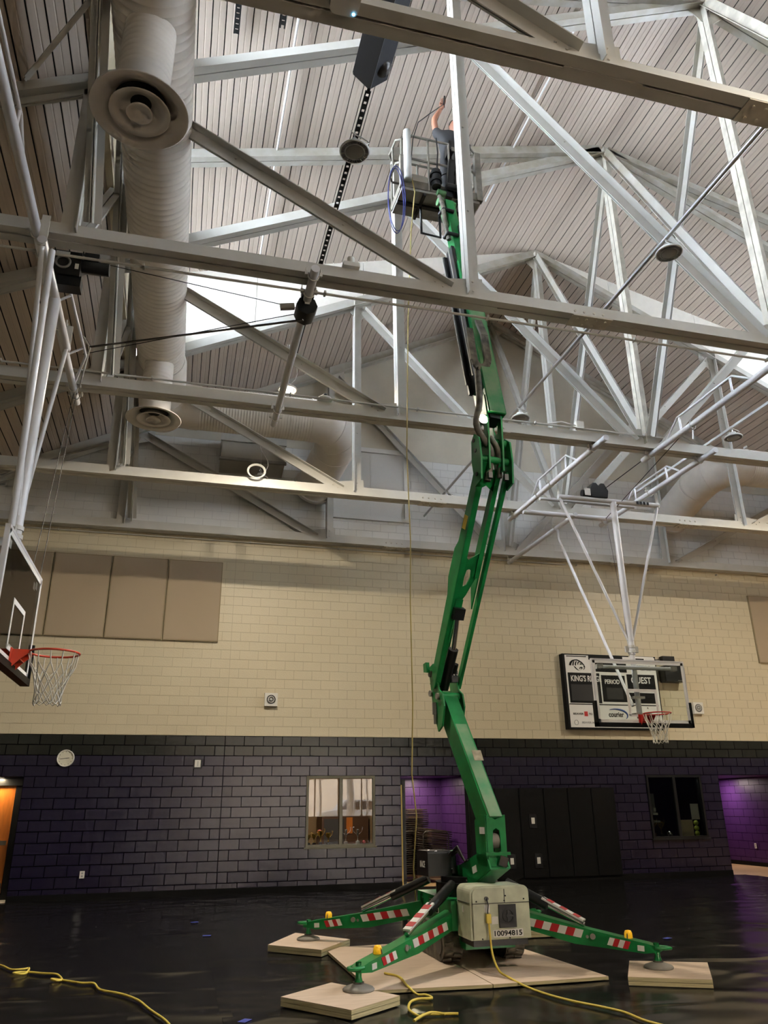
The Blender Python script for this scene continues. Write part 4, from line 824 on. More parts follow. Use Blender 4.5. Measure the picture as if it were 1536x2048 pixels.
# outriggers
feet = [((.75, -9.53), (2.02, -8.42)), ((.77, -6.63), (2.02, -7.42)), ((3.83, -9.48), (2.78, -8.42)), ((3.83, -6.60), (2.78, -7.42))]
for (fx_, fy_), (qx, qy) in feet:
    a = V((qx, qy, .50)); tip = V((fx_, fy_, .27)); d = V((tip.x-a.x, tip.y-a.y, 0)); L = d.length; d.normalize(); sd = V((-d.y, d.x, 0))
    if sd.dot(V((CAM.x, CAM.y, 0))-V((fx_, fy_, 0))) < 0: sd = -sd
    hgt = lambda t: .50-.23*t
    pr = [(-.05, .40), (L*.45, .255), (L*.93, .215), (L*1.03, .235), (L*1.03, .275), (L*.95, .305), (L*.55, .40), (0, .56)]
    O = gp('outrigger', 'lift_green', lambda b: b.prism(pr, (a.x, a.y, 0), d, UP, sd, .13))
    def stripes(b, t0, t1, n, h, red, z_of):
        st = (t1-t0)/n
        for i in range(n):
            if (i % 2 == 1) == red:
                s0, s1 = L*(t0+i*st), L*(t0+(i+1)*st); k = .035
                q = [V((a.x, a.y, 0))+d*s+UP*z+sd*.0665 for s, z in ((s0, z_of(s0/L)-h/2), (s1, z_of(s1/L)-h/2), (s1+k, z_of(s1/L)+h/2), (s0+k, z_of(s0/L)+h/2))]
                b.hexa(q+[p_+sd*.003 for p_ in q])
    zf = lambda t: .455-.205*t
    zf2 = lambda t: .44-.20*t
    for red in (False, True):
        part('hazard_stripes', 'sticker_red' if red else 'sticker_white', O, lambda b: (stripes(b, .10, .50, 7, .075, red, zf), stripes(b, .68, .82, 4, .07, red, zf2)), 'stuff')
    part('id_sticker', 'sticker_white', O, lambda b: b.beam(V((a.x, a.y, 0))+d*L*.885+UP*.262+sd*.067, V((a.x, a.y, 0))+d*L*.93+UP*.258+sd*.067, .003, .05, up=UP))
    part('tip_loop', 'lift_green', O, lambda b: b.tube([tip+d*(.0)+sd*.06+UP*.0, tip+d*.09+sd*.05, tip+d*.14, tip+d*.09-sd*.05, tip-sd*.06], .016, 8))
    part('beacon', 'amber', O, lambda b: b.lathe([(0, .075), (.03, .068), (.04, .045), (.042, .0), (.0, 0)], V((a.x, a.y, 0))+d*L*.82+UP*.335, n=16))
    part('beacon_guard', 'rubber', O, lambda b: b.tube([V((a.x, a.y, 0))+d*L*.82+UP*.32+sd*(.05*math.cos(t))+UP*(.085*math.sin(t)) for t in [math.pi*k/10 for k in range(11)]], .006, 6))
    part('pivot_pin', 'foot_grey', O, lambda b: [b.cyl(V((a.x, a.y, 0))+d*L*.585+UP*.335+sd*.06, V((a.x, a.y, 0))+d*L*.585+UP*.335+sd*.078, .028, n=14), b.cyl(V((a.x, a.y, 0))+d*L*.545+UP*.33+sd*.064, V((a.x, a.y, 0))+d*L*.545+UP*.33+sd*.067, .016, n=12)])
    F_ = gp('foot', 'foot_grey', lambda b: b.lathe([(0, .055), (.05, .055), (.13, .028), (.145, .012), (.14, 0), (0, 0)], (fx_, fy_, .087), n=28))
    part('stem', 'lift_green', F_, lambda b: b.lathe([(.028, .22), (.028, .10), (.04, .06), (.045, .05)], (fx_, fy_, .09), n=14))
    part('swivel', 'rubber', F_, lambda b: b.cyl((fx_, fy_, .135), (fx_, fy_, .155), .05, n=16))
    top = V((qx, qy, .80))+V((2.40-qx, -7.95-qy, 0))*.15; low = V((a.x, a.y, 0))+d*L*.52+UP*.43; mid = top.lerp(low, .55)
    gp('outrigger_ram', 'black_metal', lambda b: b.cyl(top, mid, .055, n=14)); gp('outrigger_rod', 'chrome', lambda b: b.cyl(mid, low, .026, n=12))
    x_, y_, d_ = frame(low-mid)
    RG = gp('rod_guard', 'sticker_white', lambda b: b.beam(mid-d_*.06+UP*.045, low+UP*.04, .085, .02))
    part('guard_stripes', 'sticker_red', RG, lambda b: [b.beam((mid+UP*.057).lerp(low+UP*.052, t), (mid+UP*.057).lerp(low+UP*.052, t+.17), .086, .004) for t in (.0, .36, .72)], 'stuff')
# ---------------------------------------------------------------- basket and worker
BXV = V((1,.02,0)).normalized(); BYV = V((-.02,1,0)).normalized(); BC = V((2.39, -7.93, 0)); FZ = 10.74
PB_ = lambda a, b_, z: BC + BXV*a + BYV*b_ + UP*(FZ+z)
BK = empty('lift_basket', PB_(0, 0, 0), 'grey railed work basket at the top of the lift boom', 'basket')
hw, hd = .655, .28
mB = Matrix((BXV, BYV, UP)).transposed()
bx_ = lambda b, a0, a1, y0, y1, z0, z1: b.box(PB_((a0+a1)/2, (y0+y1)/2, (z0+z1)/2), (a1-a0, y1-y0, z1-z0), mB)
part('floor_tray', 'grey_metal', BK, lambda b: [bx_(b, -hw, hw, -hd, hd, -.05, .0)])
part('floor_ribs', 'black_metal', BK, lambda b: [bx_(b, -.30, -.26, -hd, hd, -.10, -.05), bx_(b, .26, .30, -hd, hd, -.10, -.05), bx_(b, -hw, hw, -.03, .03, -.09, -.05)])
part('kick_plate', 'rail_grey', BK, lambda b: [bx_(b, -hw, hw, -hd-.01, -hd, 0, .15), bx_(b, -hw, hw, hd, hd+.01, 0, .15), bx_(b, -hw-.01, -hw, -hd, hd, 0, .15), bx_(b, hw, hw+.01, -hd, hd, 0, .15)])
def rails(b):
    r = .019
    for z in (.60, 1.08):
        b.tube([PB_(-hw, -hd, z-.12), PB_(-hw+.10, -hd, z), PB_(hw-.10, -hd, z), PB_(hw, -hd, z-.12)], r, 8); b.tube([PB_(-hw, hd, z), PB_(hw, hd, z)], r, 8)
        for s in (-1, 1): b.tube([PB_(s*hw, -hd, z-.12), PB_(s*(hw+.06), -hd+.1, z-.05), PB_(s*(hw+.06), hd-.1, z), PB_(s*hw, hd, z)], r, 8)
    for a in (-hw, -.2, .16, hw):
        for y in (-hd, hd): b.tube([PB_(a, y, .0), PB_(a, y, 1.06 if abs(a) < hw else .97)], r, 8)
    for s in (-1, 1): b.tube([PB_(s*(hw+.06), 0, .55), PB_(s*(hw+.06), 0, 1.06)], r, 8)
part('guard_rail', 'rail_grey', BK, rails)
part('side_post', 'rail_grey', BK, lambda b: bx_(b, -hw-.03, -hw+.05, -hd-.03, -hd+.05, .0, .62)); part('side_post', 'rail_grey', BK, lambda b: bx_(b, hw-.05, hw+.05, -hd-.03, -hd+.05, 0, 1.0))
CB = part('control_box', 'black_plastic', BK, lambda b: [bx_(b, .17, .55, -hd-.02, -hd+.2, .96, 1.16), bx_(b, .20, .46, -hd-.12, -hd-.02, .40, .80)])
part('panel_plate', 'rail_grey', CB, lambda b: bx_(b, .20, .55, -hd-.04, -hd-.02, .92, 1.0))
part('step_loop', 'black_metal', BK, lambda b: b.tube([PB_(-.26, 0, -.06), PB_(-.26, 0, -.60), PB_(.06, 0, -.62), PB_(.06, 0, -.06)], .022, 8))
part('mount', 'black_metal', BK, lambda b: [b.beam(PB_(.10, -hd-.06, -.12), PB_(.16, -hd-.10, .62), .08, .10), b.beam(PB_(.28, -hd-.06, -.05), PB_(.28, -hd-.06, .55), .10, .10), b.cyl(PB_(.02, -hd-.16, .02), PB_(.40, -hd-.16, .02), .05)])
part('leveling_ram', 'chrome', BK, lambda b: [b.cyl(PB_(.22, -hd-.13, .05), PB_(.24, -hd-.13, .42), .035), b.cyl(PB_(.24, -hd-.13, .40), PB_(.25, -hd-.13, .60), .02)])
part('rotator', 'black_metal', BK, lambda b: [b.cyl(PB_(-.12, -hd-.10, .02), PB_(-.12, -hd-.10, .34), .075), b.cyl(PB_(-.12, -hd-.10, .10), PB_(-.12, -hd-.10, .16), .095), b.cyl(PB_(-.12, -hd-.10, .24), PB_(-.12, -hd-.10, .28), .095)])
tag(part('white_tube', 'grey_plastic', None, lambda b: b.lathe([(0, 0), (.062, 0), (.062, 1.0), (.05, 1.0), (.05, .9), (0, .9)], PB_(-.585, -hd-.09, .06), n=20)), 'white plastic tube standing at the left of the lift basket', 'tube')
ub = empty('white_bin', PB_(-.36, -hd+.12, .01), 'white plastic bin on the floor of the lift basket', 'bin')
part('bin_body', 'white_plastic', ub, lambda b: b.prism(rbox(-.22, .17, 0, 0, .0, .30, .10), PB_(-.34, -hd+.14, .02), BXV, UP, BYV, .22)); part('bin_mark', 'grey_plastic', ub, lambda b: b.tube([PB_(-.32+.06*math.cos(t), -hd+.028, .12+.06*math.sin(t)) for t in [2*math.pi*k/16 for k in range(16)]], .006, 5, True))
hs = tag(part('hose_loop', 'hose_blue', None, lambda b: [b.tube([PB_(-.78+(.125+.012*j)*math.cos(t)+.01*j, -hd-.05-.02*j, -.36+.64*math.sin(t)+.03*j) for t in [2*math.pi*k/28 for k in range(28)]], .008, 6, True) for j in (0, 1)]), 'dark blue hose looped over the left side of the lift basket', 'hose')
yc = empty('hanging_cord', (2.0, -7.2, 0), 'yellow power cord hanging from the lift basket down to the floor', 'cord')
part('cord', 'cord_dull', yc, lambda b: b.tube([PB_(-.50, -hd-.02, .2), PB_(-.46, -hd-.03, -.1), (1.97, -7.9, 10.2), (2.035, -7.4, 8.9), (2.02, -7.2, 6.6), (2.045, -7.2, 5.2), (2.02, -7.2, 4.3), (2.02, -7.2, 2.9), (1.985, -7.2, 2.0), (2.035, -7.2, 1.5), (1.98, -7.2, .9), (2.01, -7.2, .3), (1.98, -7.15, .02)], .009, 7))
gc = tag(part('control_cable', 'cable_black', None, lambda b: [b.tube([PB_(-.06, -hd-.03, 1.12), PB_(-.05, -hd-.05, .8), PB_(-.07, -hd-.04, .5), PB_(-.03, -hd-.06, .3), PB_(.06, -hd-.10, .35)], .012, 6)]), 'black control cable draped inside the lift basket rail', 'cable')
# worker: one skinned body, raised left arm
def skinned(name, pts, edges, rad, mt, parent, root=0, sub=2):
    lo = V((sum(p_.x for p_ in pts)/len(pts), sum(p_.y for p_ in pts)/len(pts), sum(p_.z for p_ in pts)/len(pts)))
    me = bpy.data.meshes.new(name); me.from_pydata([p_-lo for p_ in pts], edges, []); o = bpy.data.objects.new(name, me); link(o, parent, lo)
    md = o.modifiers.new('skin', 'SKIN'); md.use_smooth_shade = True
    for i, sv in enumerate(me.skin_vertices[0].data): sv.radius = (rad[i], rad[i]) if not isinstance(rad[i], tuple) else rad[i]; sv.use_root = (i == root)
    s = o.modifiers.new('sub', 'SUBSURF'); s.levels = sub; s.render_levels = sub
    me.materials.append(M[mt]); return o
WP = lambda a, b_, z: PB_(a, b_, z)
PR = empty('person', WP(.30, 0, 0), 'worker in dark clothing reaching one bare arm up from the lift basket', 'person')
sh = WP(.06, -.02, 1.56); el = WP(.015, -.06, 1.82); wr = WP(.145, -.08, 2.08)
body_pts = [WP(.30, .05, .98), WP(.30, .04, 1.22), WP(.30, .0, 1.48), WP(.34, -.01, 1.64), sh, WP(.54, 0, 1.52), WP(.60, -.10, 1.26), WP(.48, -.22, 1.16),
            WP(.22, .05, .90), WP(.20, .0, .52), WP(.20, .05, .10), WP(.39, .05, .90), WP(.41, .0, .52), WP(.41, .05, .10), WP(.20, -.10, .06), WP(.41, -.10, .06), WP(.04, -.03, 1.66)]
body = skinned('body', body_pts, [(0,1),(1,2),(2,3),(2,4),(2,5),(5,6),(6,7),(0,8),(8,9),(9,10),(0,11),(11,12),(12,13),(10,14),(13,15),(4,16)],
        [(.15,.11),(.15,.11),(.17,.12),(.06,.06),.09,.09,.06,.05,.10,.075,.05,.10,.075,.05,.045,.045,.066], 'dark_cloth', PR)
skinned('bare_arm', [WP(.05, -.03, 1.60), el, wr], [(0,1),(1,2)], [.058, .052, .036], 'skin', PR)
hp = [WP(.142, -.08, 2.06), WP(.165, -.09, 2.13), WP(.178, -.095, 2.17)]; he = [(0,1),(1,2)]; hr = [.034, .040, .036]
for j, (da, l) in enumerate(((-.03, .085), (-.008, .10), (.014, .095), (.034, .075))):
    b0 = len(hp); hp += [WP(.18+da, -.095, 2.195), WP(.18+da*1.25, -.11, 2.195+l*.55), WP(.18+da*1.1, -.135, 2.195+l*.85)]; hr += [.0105, .010, .008]; he += [(2, b0), (b0, b0+1), (b0+1, b0+2)]
b0 = len(hp); hp += [WP(.125, -.10, 2.15), WP(.115, -.125, 2.185)]; hr += [.012, .009]; he += [(1, b0), (b0, b0+1)]
skinned('hand', hp, he, hr, 'skin', PR)
hc = (.40, -.02, 1.80)
hd_ = part('head', 'skin', PR, lambda b: (b.ball(WP(*hc), .10, 20, 14, (.85, 1.0, 1.22)), b.ball(WP(hc[0], -.125, 1.80), .018, 10, 8, (.8, 1.2, 1.3)), b.ball(WP(hc[0]-.085, -.01, 1.79), .022, 8, 6, (.5, 1, 1.4)), b.ball(WP(hc[0]+.085, -.01, 1.79), .022, 8, 6, (.5, 1, 1.4))))
part('eyes', 'print_black', hd_, lambda b: [b.ball(WP(hc[0]+k*.035, -.112, 1.82), .011, 8, 6) for k in (-1, 1)]); part('mouth', 'rim_red', hd_, lambda b: b.ball(WP(hc[0], -.113, 1.74), .016, 8, 6, (1.4, .5, .4)))
part('hair', 'hair', hd_, lambda b: b.ball(WP(hc[0], .005, 1.84), .104, 20, 14, (.88, .98, 1.05)))
tl = tag(part('cable_tool', 'black_plastic', None, lambda b: [b.tube([WP(.18, -.13, 2.14), WP(.205, -.13, 2.33)], .016, 8), b.tube([WP(.17, -.13, 2.13), WP(-.12, -.2, 1.75), WP(-.34, -.25, 1.45), WP(-.46, -.30, 1.0), WP(-.52, -.33, .4)], .008, 6)]), 'black tool with a dark cable held up in the worker\'s hand', 'tool')
# ---------------------------------------------------------------- plywood and cords on the floor
def sheet(name, pts, z0, layers, label, group, th):
    S_ = empty(name, (sum(p_[0] for p_ in pts)/4, sum(p_[1] for p_ in pts)/4, z0), label, 'plywood', group)
    for k in range(layers):
        a, c = z0+k*th+.001, z0+(k+1)*th-.001
        o = part('ply_layer', 'ply_edge', S_, lambda b: b.hexa([V((x, y, a)) for x, y in pts]+[V((x, y, c-.002)) for x, y in pts]))
    part('top_veneer', 'plywood', S_, lambda b: b.hexa([V((x, y, z0+layers*th-.003)) for x, y in pts]+[V((x, y, z0+layers*th)) for x, y in pts]))
Z0 = .016
sheet('plywood_pad', [(.05, -9.56), (.58, -9.13), (1.05, -9.83), (.54, -10.20)][::-1], Z0, 2, 'double plywood square under the front left outrigger foot', 'plywood outrigger pads', .036)
sheet('plywood_pad', [(.25, -6.83), (.70, -6.02), (1.27, -6.75), (.80, -7.38)][::-1], Z0, 2, 'double plywood square under the far left outrigger foot', 'plywood outrigger pads', .036)
sheet('plywood_pad', [(3.32, -9.75), (3.76, -9.05), (4.46, -9.38), (3.99, -10.10)][::-1], Z0, 2, 'double plywood square under the right-hand outrigger foot', 'plywood outrigger pads', .036)
sheet('plywood_pad', [(3.5, -6.9), (3.55, -6.2), (4.2, -6.25), (4.15, -6.95)][::-1], Z0, 2, 'double plywood square mostly hidden behind the lift battery cover', 'plywood outrigger pads', .036)
sheet('plywood_sheet', [(.92, -9.36), (2.06, -9.46), (2.06, -6.98), (.90, -6.98)], Z0, 1, 'large plywood sheet under the left track of the lift', 'plywood sheets under the lift', .030)
sheet('plywood_sheet', [(2.07, -9.46), (3.27, -9.47), (3.05, -6.98), (2.07, -6.98)], Z0, 1, 'large plywood sheet under the right track of the lift', 'plywood sheets under the lift', .030)
cz = .030
cl = [(-2.95, -6.55), (-2.691, -6.824), (-2.525, -7.135), (-2.393, -7.15), (-2.35, -7.12), (-2.336, -7.386), (-2.38, -7.50), (-2.46, -7.42), (-2.351, -7.32), (-2.18, -7.45), (-2.033, -7.538), (-1.971, -7.687), (-1.93, -7.868), (-1.973, -7.96), (-2.03, -7.87), (-1.95, -7.86), (-1.734, -8.081), (-1.602, -8.147), (-1.517, -8.468), (-1.323, -8.70), (-1.156, -9.014), (-1.04, -9.42), (-.906, -9.845), (-.8, -10.4)]
tag(part('floor_cord', 'cord_yellow', None, lambda b: b.tube(smooth_path([(x, y, cz+(.012 if i in (6, 7, 13, 14) else 0)) for i, (x, y) in enumerate(cl)], 4), .011, 8)), 'yellow extension cord with small loops lying at the left of the floor', 'cord')
cr = [(2.24, -8.985, .545), (2.245, -8.99, .40), (2.25, -9.02, .22), (2.27, -9.12, .09), (2.30, -9.3, .06), (2.348, -9.60, .032), (2.409, -9.948, cz), (2.508, -10.23, cz), (2.625, -10.449, cz), (2.719, -10.685, cz), (2.74, -10.986, cz), (2.9, -11.4, cz)]
PC = empty('power_cord', (2.3, -9.5, 0), 'yellow power cord plugged into the lift battery cover and trailing right', 'cord')
part('cord', 'cord_yellow', PC, lambda b: b.tube(smooth_path(cr, 5), .011, 8)); part('plug', 'cord_yellow', PC, lambda b: b.box((2.24, -8.985, .535), (.045, .04, .085)))
cm = [(1.20, -8.72, .06), (1.30, -8.90, .055), (1.262, -9.30, .06), (1.285, -9.55, cz), (1.357, -9.60, cz), (1.37, -9.74, cz), (1.24, -9.733, cz), (1.14, -9.835, cz), (1.06, -10.08, cz), (1.08, -10.30, cz), (1.142, -10.258, cz), (1.264, -10.279, cz), (1.41, -10.319, cz)]
tag(part('floor_cord', 'cord_yellow', None, lambda b: (b.tube(smooth_path(cm, 4), .011, 8), b.tube(smooth_path([(1.0, -10.42, cz), (1.1, -10.33, cz+.01), (1.2, -10.26, cz+.01), (1.3, -10.30, cz)], 4), .011, 8))), 'yellow cord crumpled beside the front left plywood pad', 'cord')
# ---------------------------------------------------------------- rooms behind the far wall
def block_face(root, o, ax, nrm, length, courses, mt, mortar):
    o, ax, nrm = V(o), V(ax), V(nrm); pm = {}
    b = MB(); b.hexa([o+nrm*-.05, o+ax*length+nrm*-.05, o+ax*length-nrm*.008, o-nrm*.008] + [q+V((0,0,courses*BH)) for q in (o+nrm*-.05, o+ax*length+nrm*-.05, o+ax*length-nrm*.008, o-nrm*.008)]); b.build('mortar_backing', mortar, root)
    for c in range(courses):
        s = 0 if c % 2 == 0 else -BW/2
        while s < length-.02:
            a, e = max(s, 0), min(s+BW, length); g = .0048
            ctr = o+ax*((a+e)/2)+V((0,0,(c+.5)*BH))-nrm*.01; key = round(e-a, 3)
            if key in pm: q = pm[key].copy(); q.name = 'block'; link(q, root, ctr)
            else:
                bb_ = MB(); h = (e-a)/2-g
                pts = [ctr+ax*(x*h)+nrm*(y*.01)+V((0,0,z*(BH/2-g))) for z in (-1, 1) for x, y in ((-1,-1),(1,-1),(1,1),(-1,1))]
                bb_.hexa(pts); pm[key] = bb_.build('block', mt, root, origin=ctr)
            s += BW
def spot(name, loc, w_, col=(1,.86,.68), size=.15):
    l = bpy.data.lights.new(name, 'AREA'); l.shape = 'DISK'; l.size = size; l.energy = w_; l.color = col
    o = bpy.data.objects.new(name, l); COL.objects.link(o); o.location = loc
HD = 11*BH
# chair alcove in the middle
al = empty('wall_alcove', (4.64, 1.0, 0), kind='structure')
block_face(al, (3.861, 1.9, 0), (1,0,0), (0,-1,0), 1.56, 11, 'hall_purple_paint', 'mortar_dark')
block_face(al, (5.42, .2, 0), (0,1,0), (-1,0,0), 1.7, 11, 'hall_purple_paint', 'mortar_dark')
part('corner_fill', 'hall_purple_paint', al, lambda b: [b.lo((5.40, 1.89, 0), (5.50, 1.98, HD+.08)), b.lo((3.78, 1.89, 0), (3.87, 1.98, HD+.08)), b.lo((3.78, 1.93, 0), (5.5, 1.98, HD+.08)), b.lo((5.45, .19, 0), (5.5, 1.98, HD+.08))])
part('side_wall', 'hall_purple_paint', al, lambda b: [b.lo((3.80, .2, 0), (3.86, 1.95, HD)), b.lo((3.80, .2, HD), (5.48, 1.95, HD+.08))])
jm = empty('door_1', (3.90, .3, 0), kind='structure')
part('jamb', 'lit_jamb_yellow', jm, lambda b: [b.lo((3.865, .205, 0), (3.915, .36, 2.05)), b.lo((3.915, .21, 0), (3.95, .24, 2.05))])  # bright yellow: the light on the jamb is put into its colour
part('frame', 'black_metal', jm, lambda b: [b.lo((3.95, .205, 0), (4.02, .40, 2.16)), b.lo((3.865, .205, 2.05), (3.95, .40, 2.16))])
dl = empty('alcove_downlight', (4.75, 1.45, HD), 'small round downlight in the alcove ceiling above the chair stacks', 'lamp')
part('trim', 'lamp_white', dl, lambda b: b.lathe([(.05, -.002), (.075, -.006), (.08, 0)], (4.75, 1.45, HD), n=20)); part('lens', 'lamp_on', dl, lambda b: b.cyl((4.75, 1.45, HD-.002), (4.75, 1.45, HD), .05, n=16))
spot('alcove_light', (4.75, 1.45, HD-.03), 9)
dl = empty('alcove_downlight', (4.25, .55, HD), 'added round downlight in the alcove ceiling, brightening the door jamb', 'lamp')  # extra fitting, added only for its light on the jamb
part('trim', 'lamp_white', dl, lambda b: b.lathe([(.05, -.002), (.075, -.006), (.08, 0)], (4.25, .55, HD), n=20)); part('lens', 'lamp_on', dl, lambda b: b.cyl((4.25, .55, HD-.002), (4.25, .55, HD), .05, n=16))
spot('alcove_light', (4.25, .55, HD-.03), 16, (1, .85, .55))  # added warm light beside the jamb
# corridor at the right
cr_ = empty('wall_corridor', (13.2, 2.5, 0), kind='structure')
block_face(cr_, (14.3, .2, 0), (0,1,0), (-1,0,0), 5.2, 11, 'hall_purple_paint', 'mortar_dark')
part('corner_fill', 'hall_purple_paint', cr_, lambda b: [b.lo((14.33, .19, 0), (14.4, 5.5, HD+.08))])
part('side_wall', 'hall_purple_paint', cr_, lambda b: [b.lo((11.9, .2, 0), (11.99, 5.45, HD)), b.lo((11.9, 5.4, 0), (14.4, 5.5, HD)), b.lo((11.9, .2, HD), (14.4, 5.5, HD+.08))])
part('vinyl_base', 'black_vinyl', cr_, lambda b: b.lo((14.275, .2, 0), (14.29, 5.4, .1)))
dl = empty('corridor_downlight', (13.75, 2.6, HD), 'small round downlight in the ceiling of the right-hand corridor', 'lamp')
part('trim', 'lamp_white', dl, lambda b: b.lathe([(.05, -.002), (.075, -.006), (.08, 0)], (13.75, 2.6, HD), n=20)); part('lens', 'lamp_on', dl, lambda b: b.cyl((13.75, 2.6, HD-.002), (13.75, 2.6, HD), .05, n=16))
spot('corridor_light', (13.75, 2.6, HD-.03), 20, (1, .82, .74))
def plate(name, c, w_, h, label, cat, axis='y', holes=True):
    O = empty(name, c, label, cat); x, y, z = c
    if axis == 'y':
        part('plate', 'white_plastic', O, lambda b: b.lo((x-w_/2, y-.008, z-h/2), (x+w_/2, y, z+h/2)))
        if holes: part('sockets', 'print_grey', O, lambda b: [b.lo((x-.018, y-.010, z+k*.026-.014), (x+.018, y-.008, z+k*.026+.014)) for k in (-1, 1)])
    else:
        part('plate', 'white_plastic', O, lambda b: b.lo((x-.008, y-w_/2, z-h/2), (x, y+w_/2, z+h/2)))
        part('sockets', 'print_grey', O, lambda b: [b.lo((x-.010, y-.018, z+k*.026-.014), (x-.008, y+.018, z+k*.026+.014)) for k in (-1, 1)])
plate('wall_outlet', (14.29, 1.95, .50), .08, .13, 'small outlet plate low on the corridor wall at the right edge', 'outlet', 'x')
plate('wall_outlet', (-2.56, 0, .44), .09, .13, 'small pale outlet plate low on the purple wall at the left', 'outlet')
plate('wall_switch', (4.08, 1.0, 1.25), .01, .01, 'x', 'switch') if False else None
ws = empty('wall_plate', (4.30, 1.89, 1.22), 'small pale plate on the alcove back wall above the tall chair stack', 'switch'); part('plate', 'white_plastic', ws, lambda b: b.lo((4.10, 1.88, 1.30), (4.24, 1.895, 1.60)))
# left doors
ld = empty('door_2', (-4.7, .5, 0), kind='structure')
part('recess', 'black_paint', ld, lambda b: [b.lo((-7.0, .2, HD), (-3.82, .75, HD+.08)), b.lo((-3.861, .2, 0), (-3.80, .75, HD)), b.lo((-7.1, .2, 0), (-7.0, .75, HD)), b.lo((-7.1, .62, 0), (-3.80, .75, HD))])
part('head_frame', 'black_metal', ld, lambda b: b.lo((-7.0, .40, 2.08), (-3.861, .5, HD)))
for a in (-5.93, -4.98):
    dr = part('door_leaf', 'door_orange', ld, lambda b: b.lo((a+.01, .46, .12), (a+.93, .50, 2.08)))
    part('push_bar', 'bronze_frame', dr, lambda b: b.lo((a+.06, .40, .98), (a+.90, .45, 1.06)))
    part('kick_plate', 'bronze_frame', dr, lambda b: b.lo((a+.02, .452, .10), (a+.92, .462, .30)))
part('jamb', 'black_metal', ld, lambda b: b.lo((-4.04, .44, 0), (-3.861, .52, 2.1)))
tag(part('threshold', 'white_plastic', ld, lambda b: b.lo((-7.0, .02, 0), (-3.87, .44, .012))))
dl = empty('doorway_downlight', (-4.35, .3, HD), 'small round downlight above the orange doors at the left edge', 'lamp')
part('trim', 'lamp_white', dl, lambda b: b.lathe([(.05, -.002), (.075, -.006), (.08, 0)], (-4.35, .3, HD), n=20)); part('lens', 'lamp_on', dl, lambda b: b.cyl((-4.35, .3, HD-.002), (-4.35, .3, HD), .05, n=16))
spot('doorway_light', (-4.35, .30, HD-.03), 9, (1, .75, .45))
# windows 1 and 2 in the far wall
def wall_window(name, x0, x1, fm, glass):
    W1 = empty(name, ((x0+x1)/2, 0, 4*BH), kind='structure'); z0, z1 = 4*BH, HD; xm = (x0+x1)/2
    part('frame', fm, W1, lambda b: [b.lo((x0, -.025, z0), (x1, .06, z0+.055)), b.lo((x0, -.025, z1-.05), (x1, .06, z1)), b.lo((x0, -.025, z0+.055), (x0+.05, .06, z1-.05)), b.lo((x1-.05, -.025, z0+.055), (x1, .06, z1-.05))])
    part('sill', fm, W1, lambda b: b.lo((x0-.03, -.05, z0-.02), (x1+.03, .0, z0+.012)))
    part('mullion', fm, W1, lambda b: b.lo((xm-.035, -.02, z0+.055), (xm+.035, .06, z1-.05)))
    for a, c in ((x0+.05, xm-.035), (xm+.035, x1-.05)): part('pane', glass, W1, lambda b: b.lo((a, .015, z0+.055), (c, .021, z1-.05)))
wall_window('window_1', 1.77, 3.272, 'bronze_frame', 'clear_glass')
wall_window('window_20', 9.97, 11.47, 'black_metal', 'dim_glass')
def room(name, x0, x1, y1, mt, win=None, counter=True):
    R = empty(name, ((x0+x1)/2, y1, 0), kind='structure')
    def sh(b):
        b.lo((x0-.1, .2, 0), (x0, y1, 3.0)); b.lo((x1, .2, 0), (x1+.1, y1, 3.0)); b.lo((x0-.1, .2, 2.9), (x1+.1, y1+.1, 3.0))
        if win:
            a, c, z0, z1 = win
            b.lo((x0-.1, y1, 0), (x1+.1, y1+.1, z0)); b.lo((x0-.1, y1, z1), (x1+.1, y1+.1, 3.0)); b.lo((x0-.1, y1, z0), (a, y1+.1, z1)); b.lo((c, y1, z0), (x1+.1, y1+.1, z1))
        else: b.lo((x0-.1, y1, 0), (x1+.1, y1+.1, 3.0))
    part('room_shell', mt, R, sh)
    part('inner_sill', 'beige_sheet' if win else 'dark_room', R, lambda b: b.lo((x0+.3, .06, .78), (x1-.3, .42, .86)))
    if win: part('window_bars', 'black_metal', R, lambda b: [b.lo((x, y1+.02, win[2]), (x+.04, y1+.06, win[3])) for x in (win[0], (win[0]*2+win[1])/3, (win[0]+2*win[1])/3, win[1]-.04)])
    return R
room('wall_office', 1.3, 3.75, 3.2, 'tan_room')
room('wall_store', 9.5, 11.9, 3.2, 'dark_room')
tag(part('ceiling_tube', 'lamp_white', None, lambda b: [b.lo((10.0, 1.2, 2.84), (10.9, 1.32, 2.90))]), 'grey strip lamp inside the dark room behind the right-hand window', 'lamp')
fs = empty('office_cabinet', (3.0, 2.6, 0), 'dark brown cabinet seen low through the left-hand window', 'cabinet')
part('body', 'chair_seat', fs, lambda b: b.lo((2.55, 2.4, 0), (3.7, 3.1, 1.38))); part('door', 'door_orange', fs, lambda b: b.lo((3.15, 2.38, 1.0), (3.30, 2.4, 1.36))); part('door', 'dark_room', fs, lambda b: b.lo((2.6, 2.385, .05), (3.1, 2.4, 1.33)))
spot('office_fill', (2.5, .9, 2.85), 26, (1,.9,.75), .5)  # added fill to brighten the trophies and room; no fixture built
spot('store_fill', (10.7, .7, 2.80), 9, (1,.92,.8), .3)  # added fill for the sill; the room itself is unlit
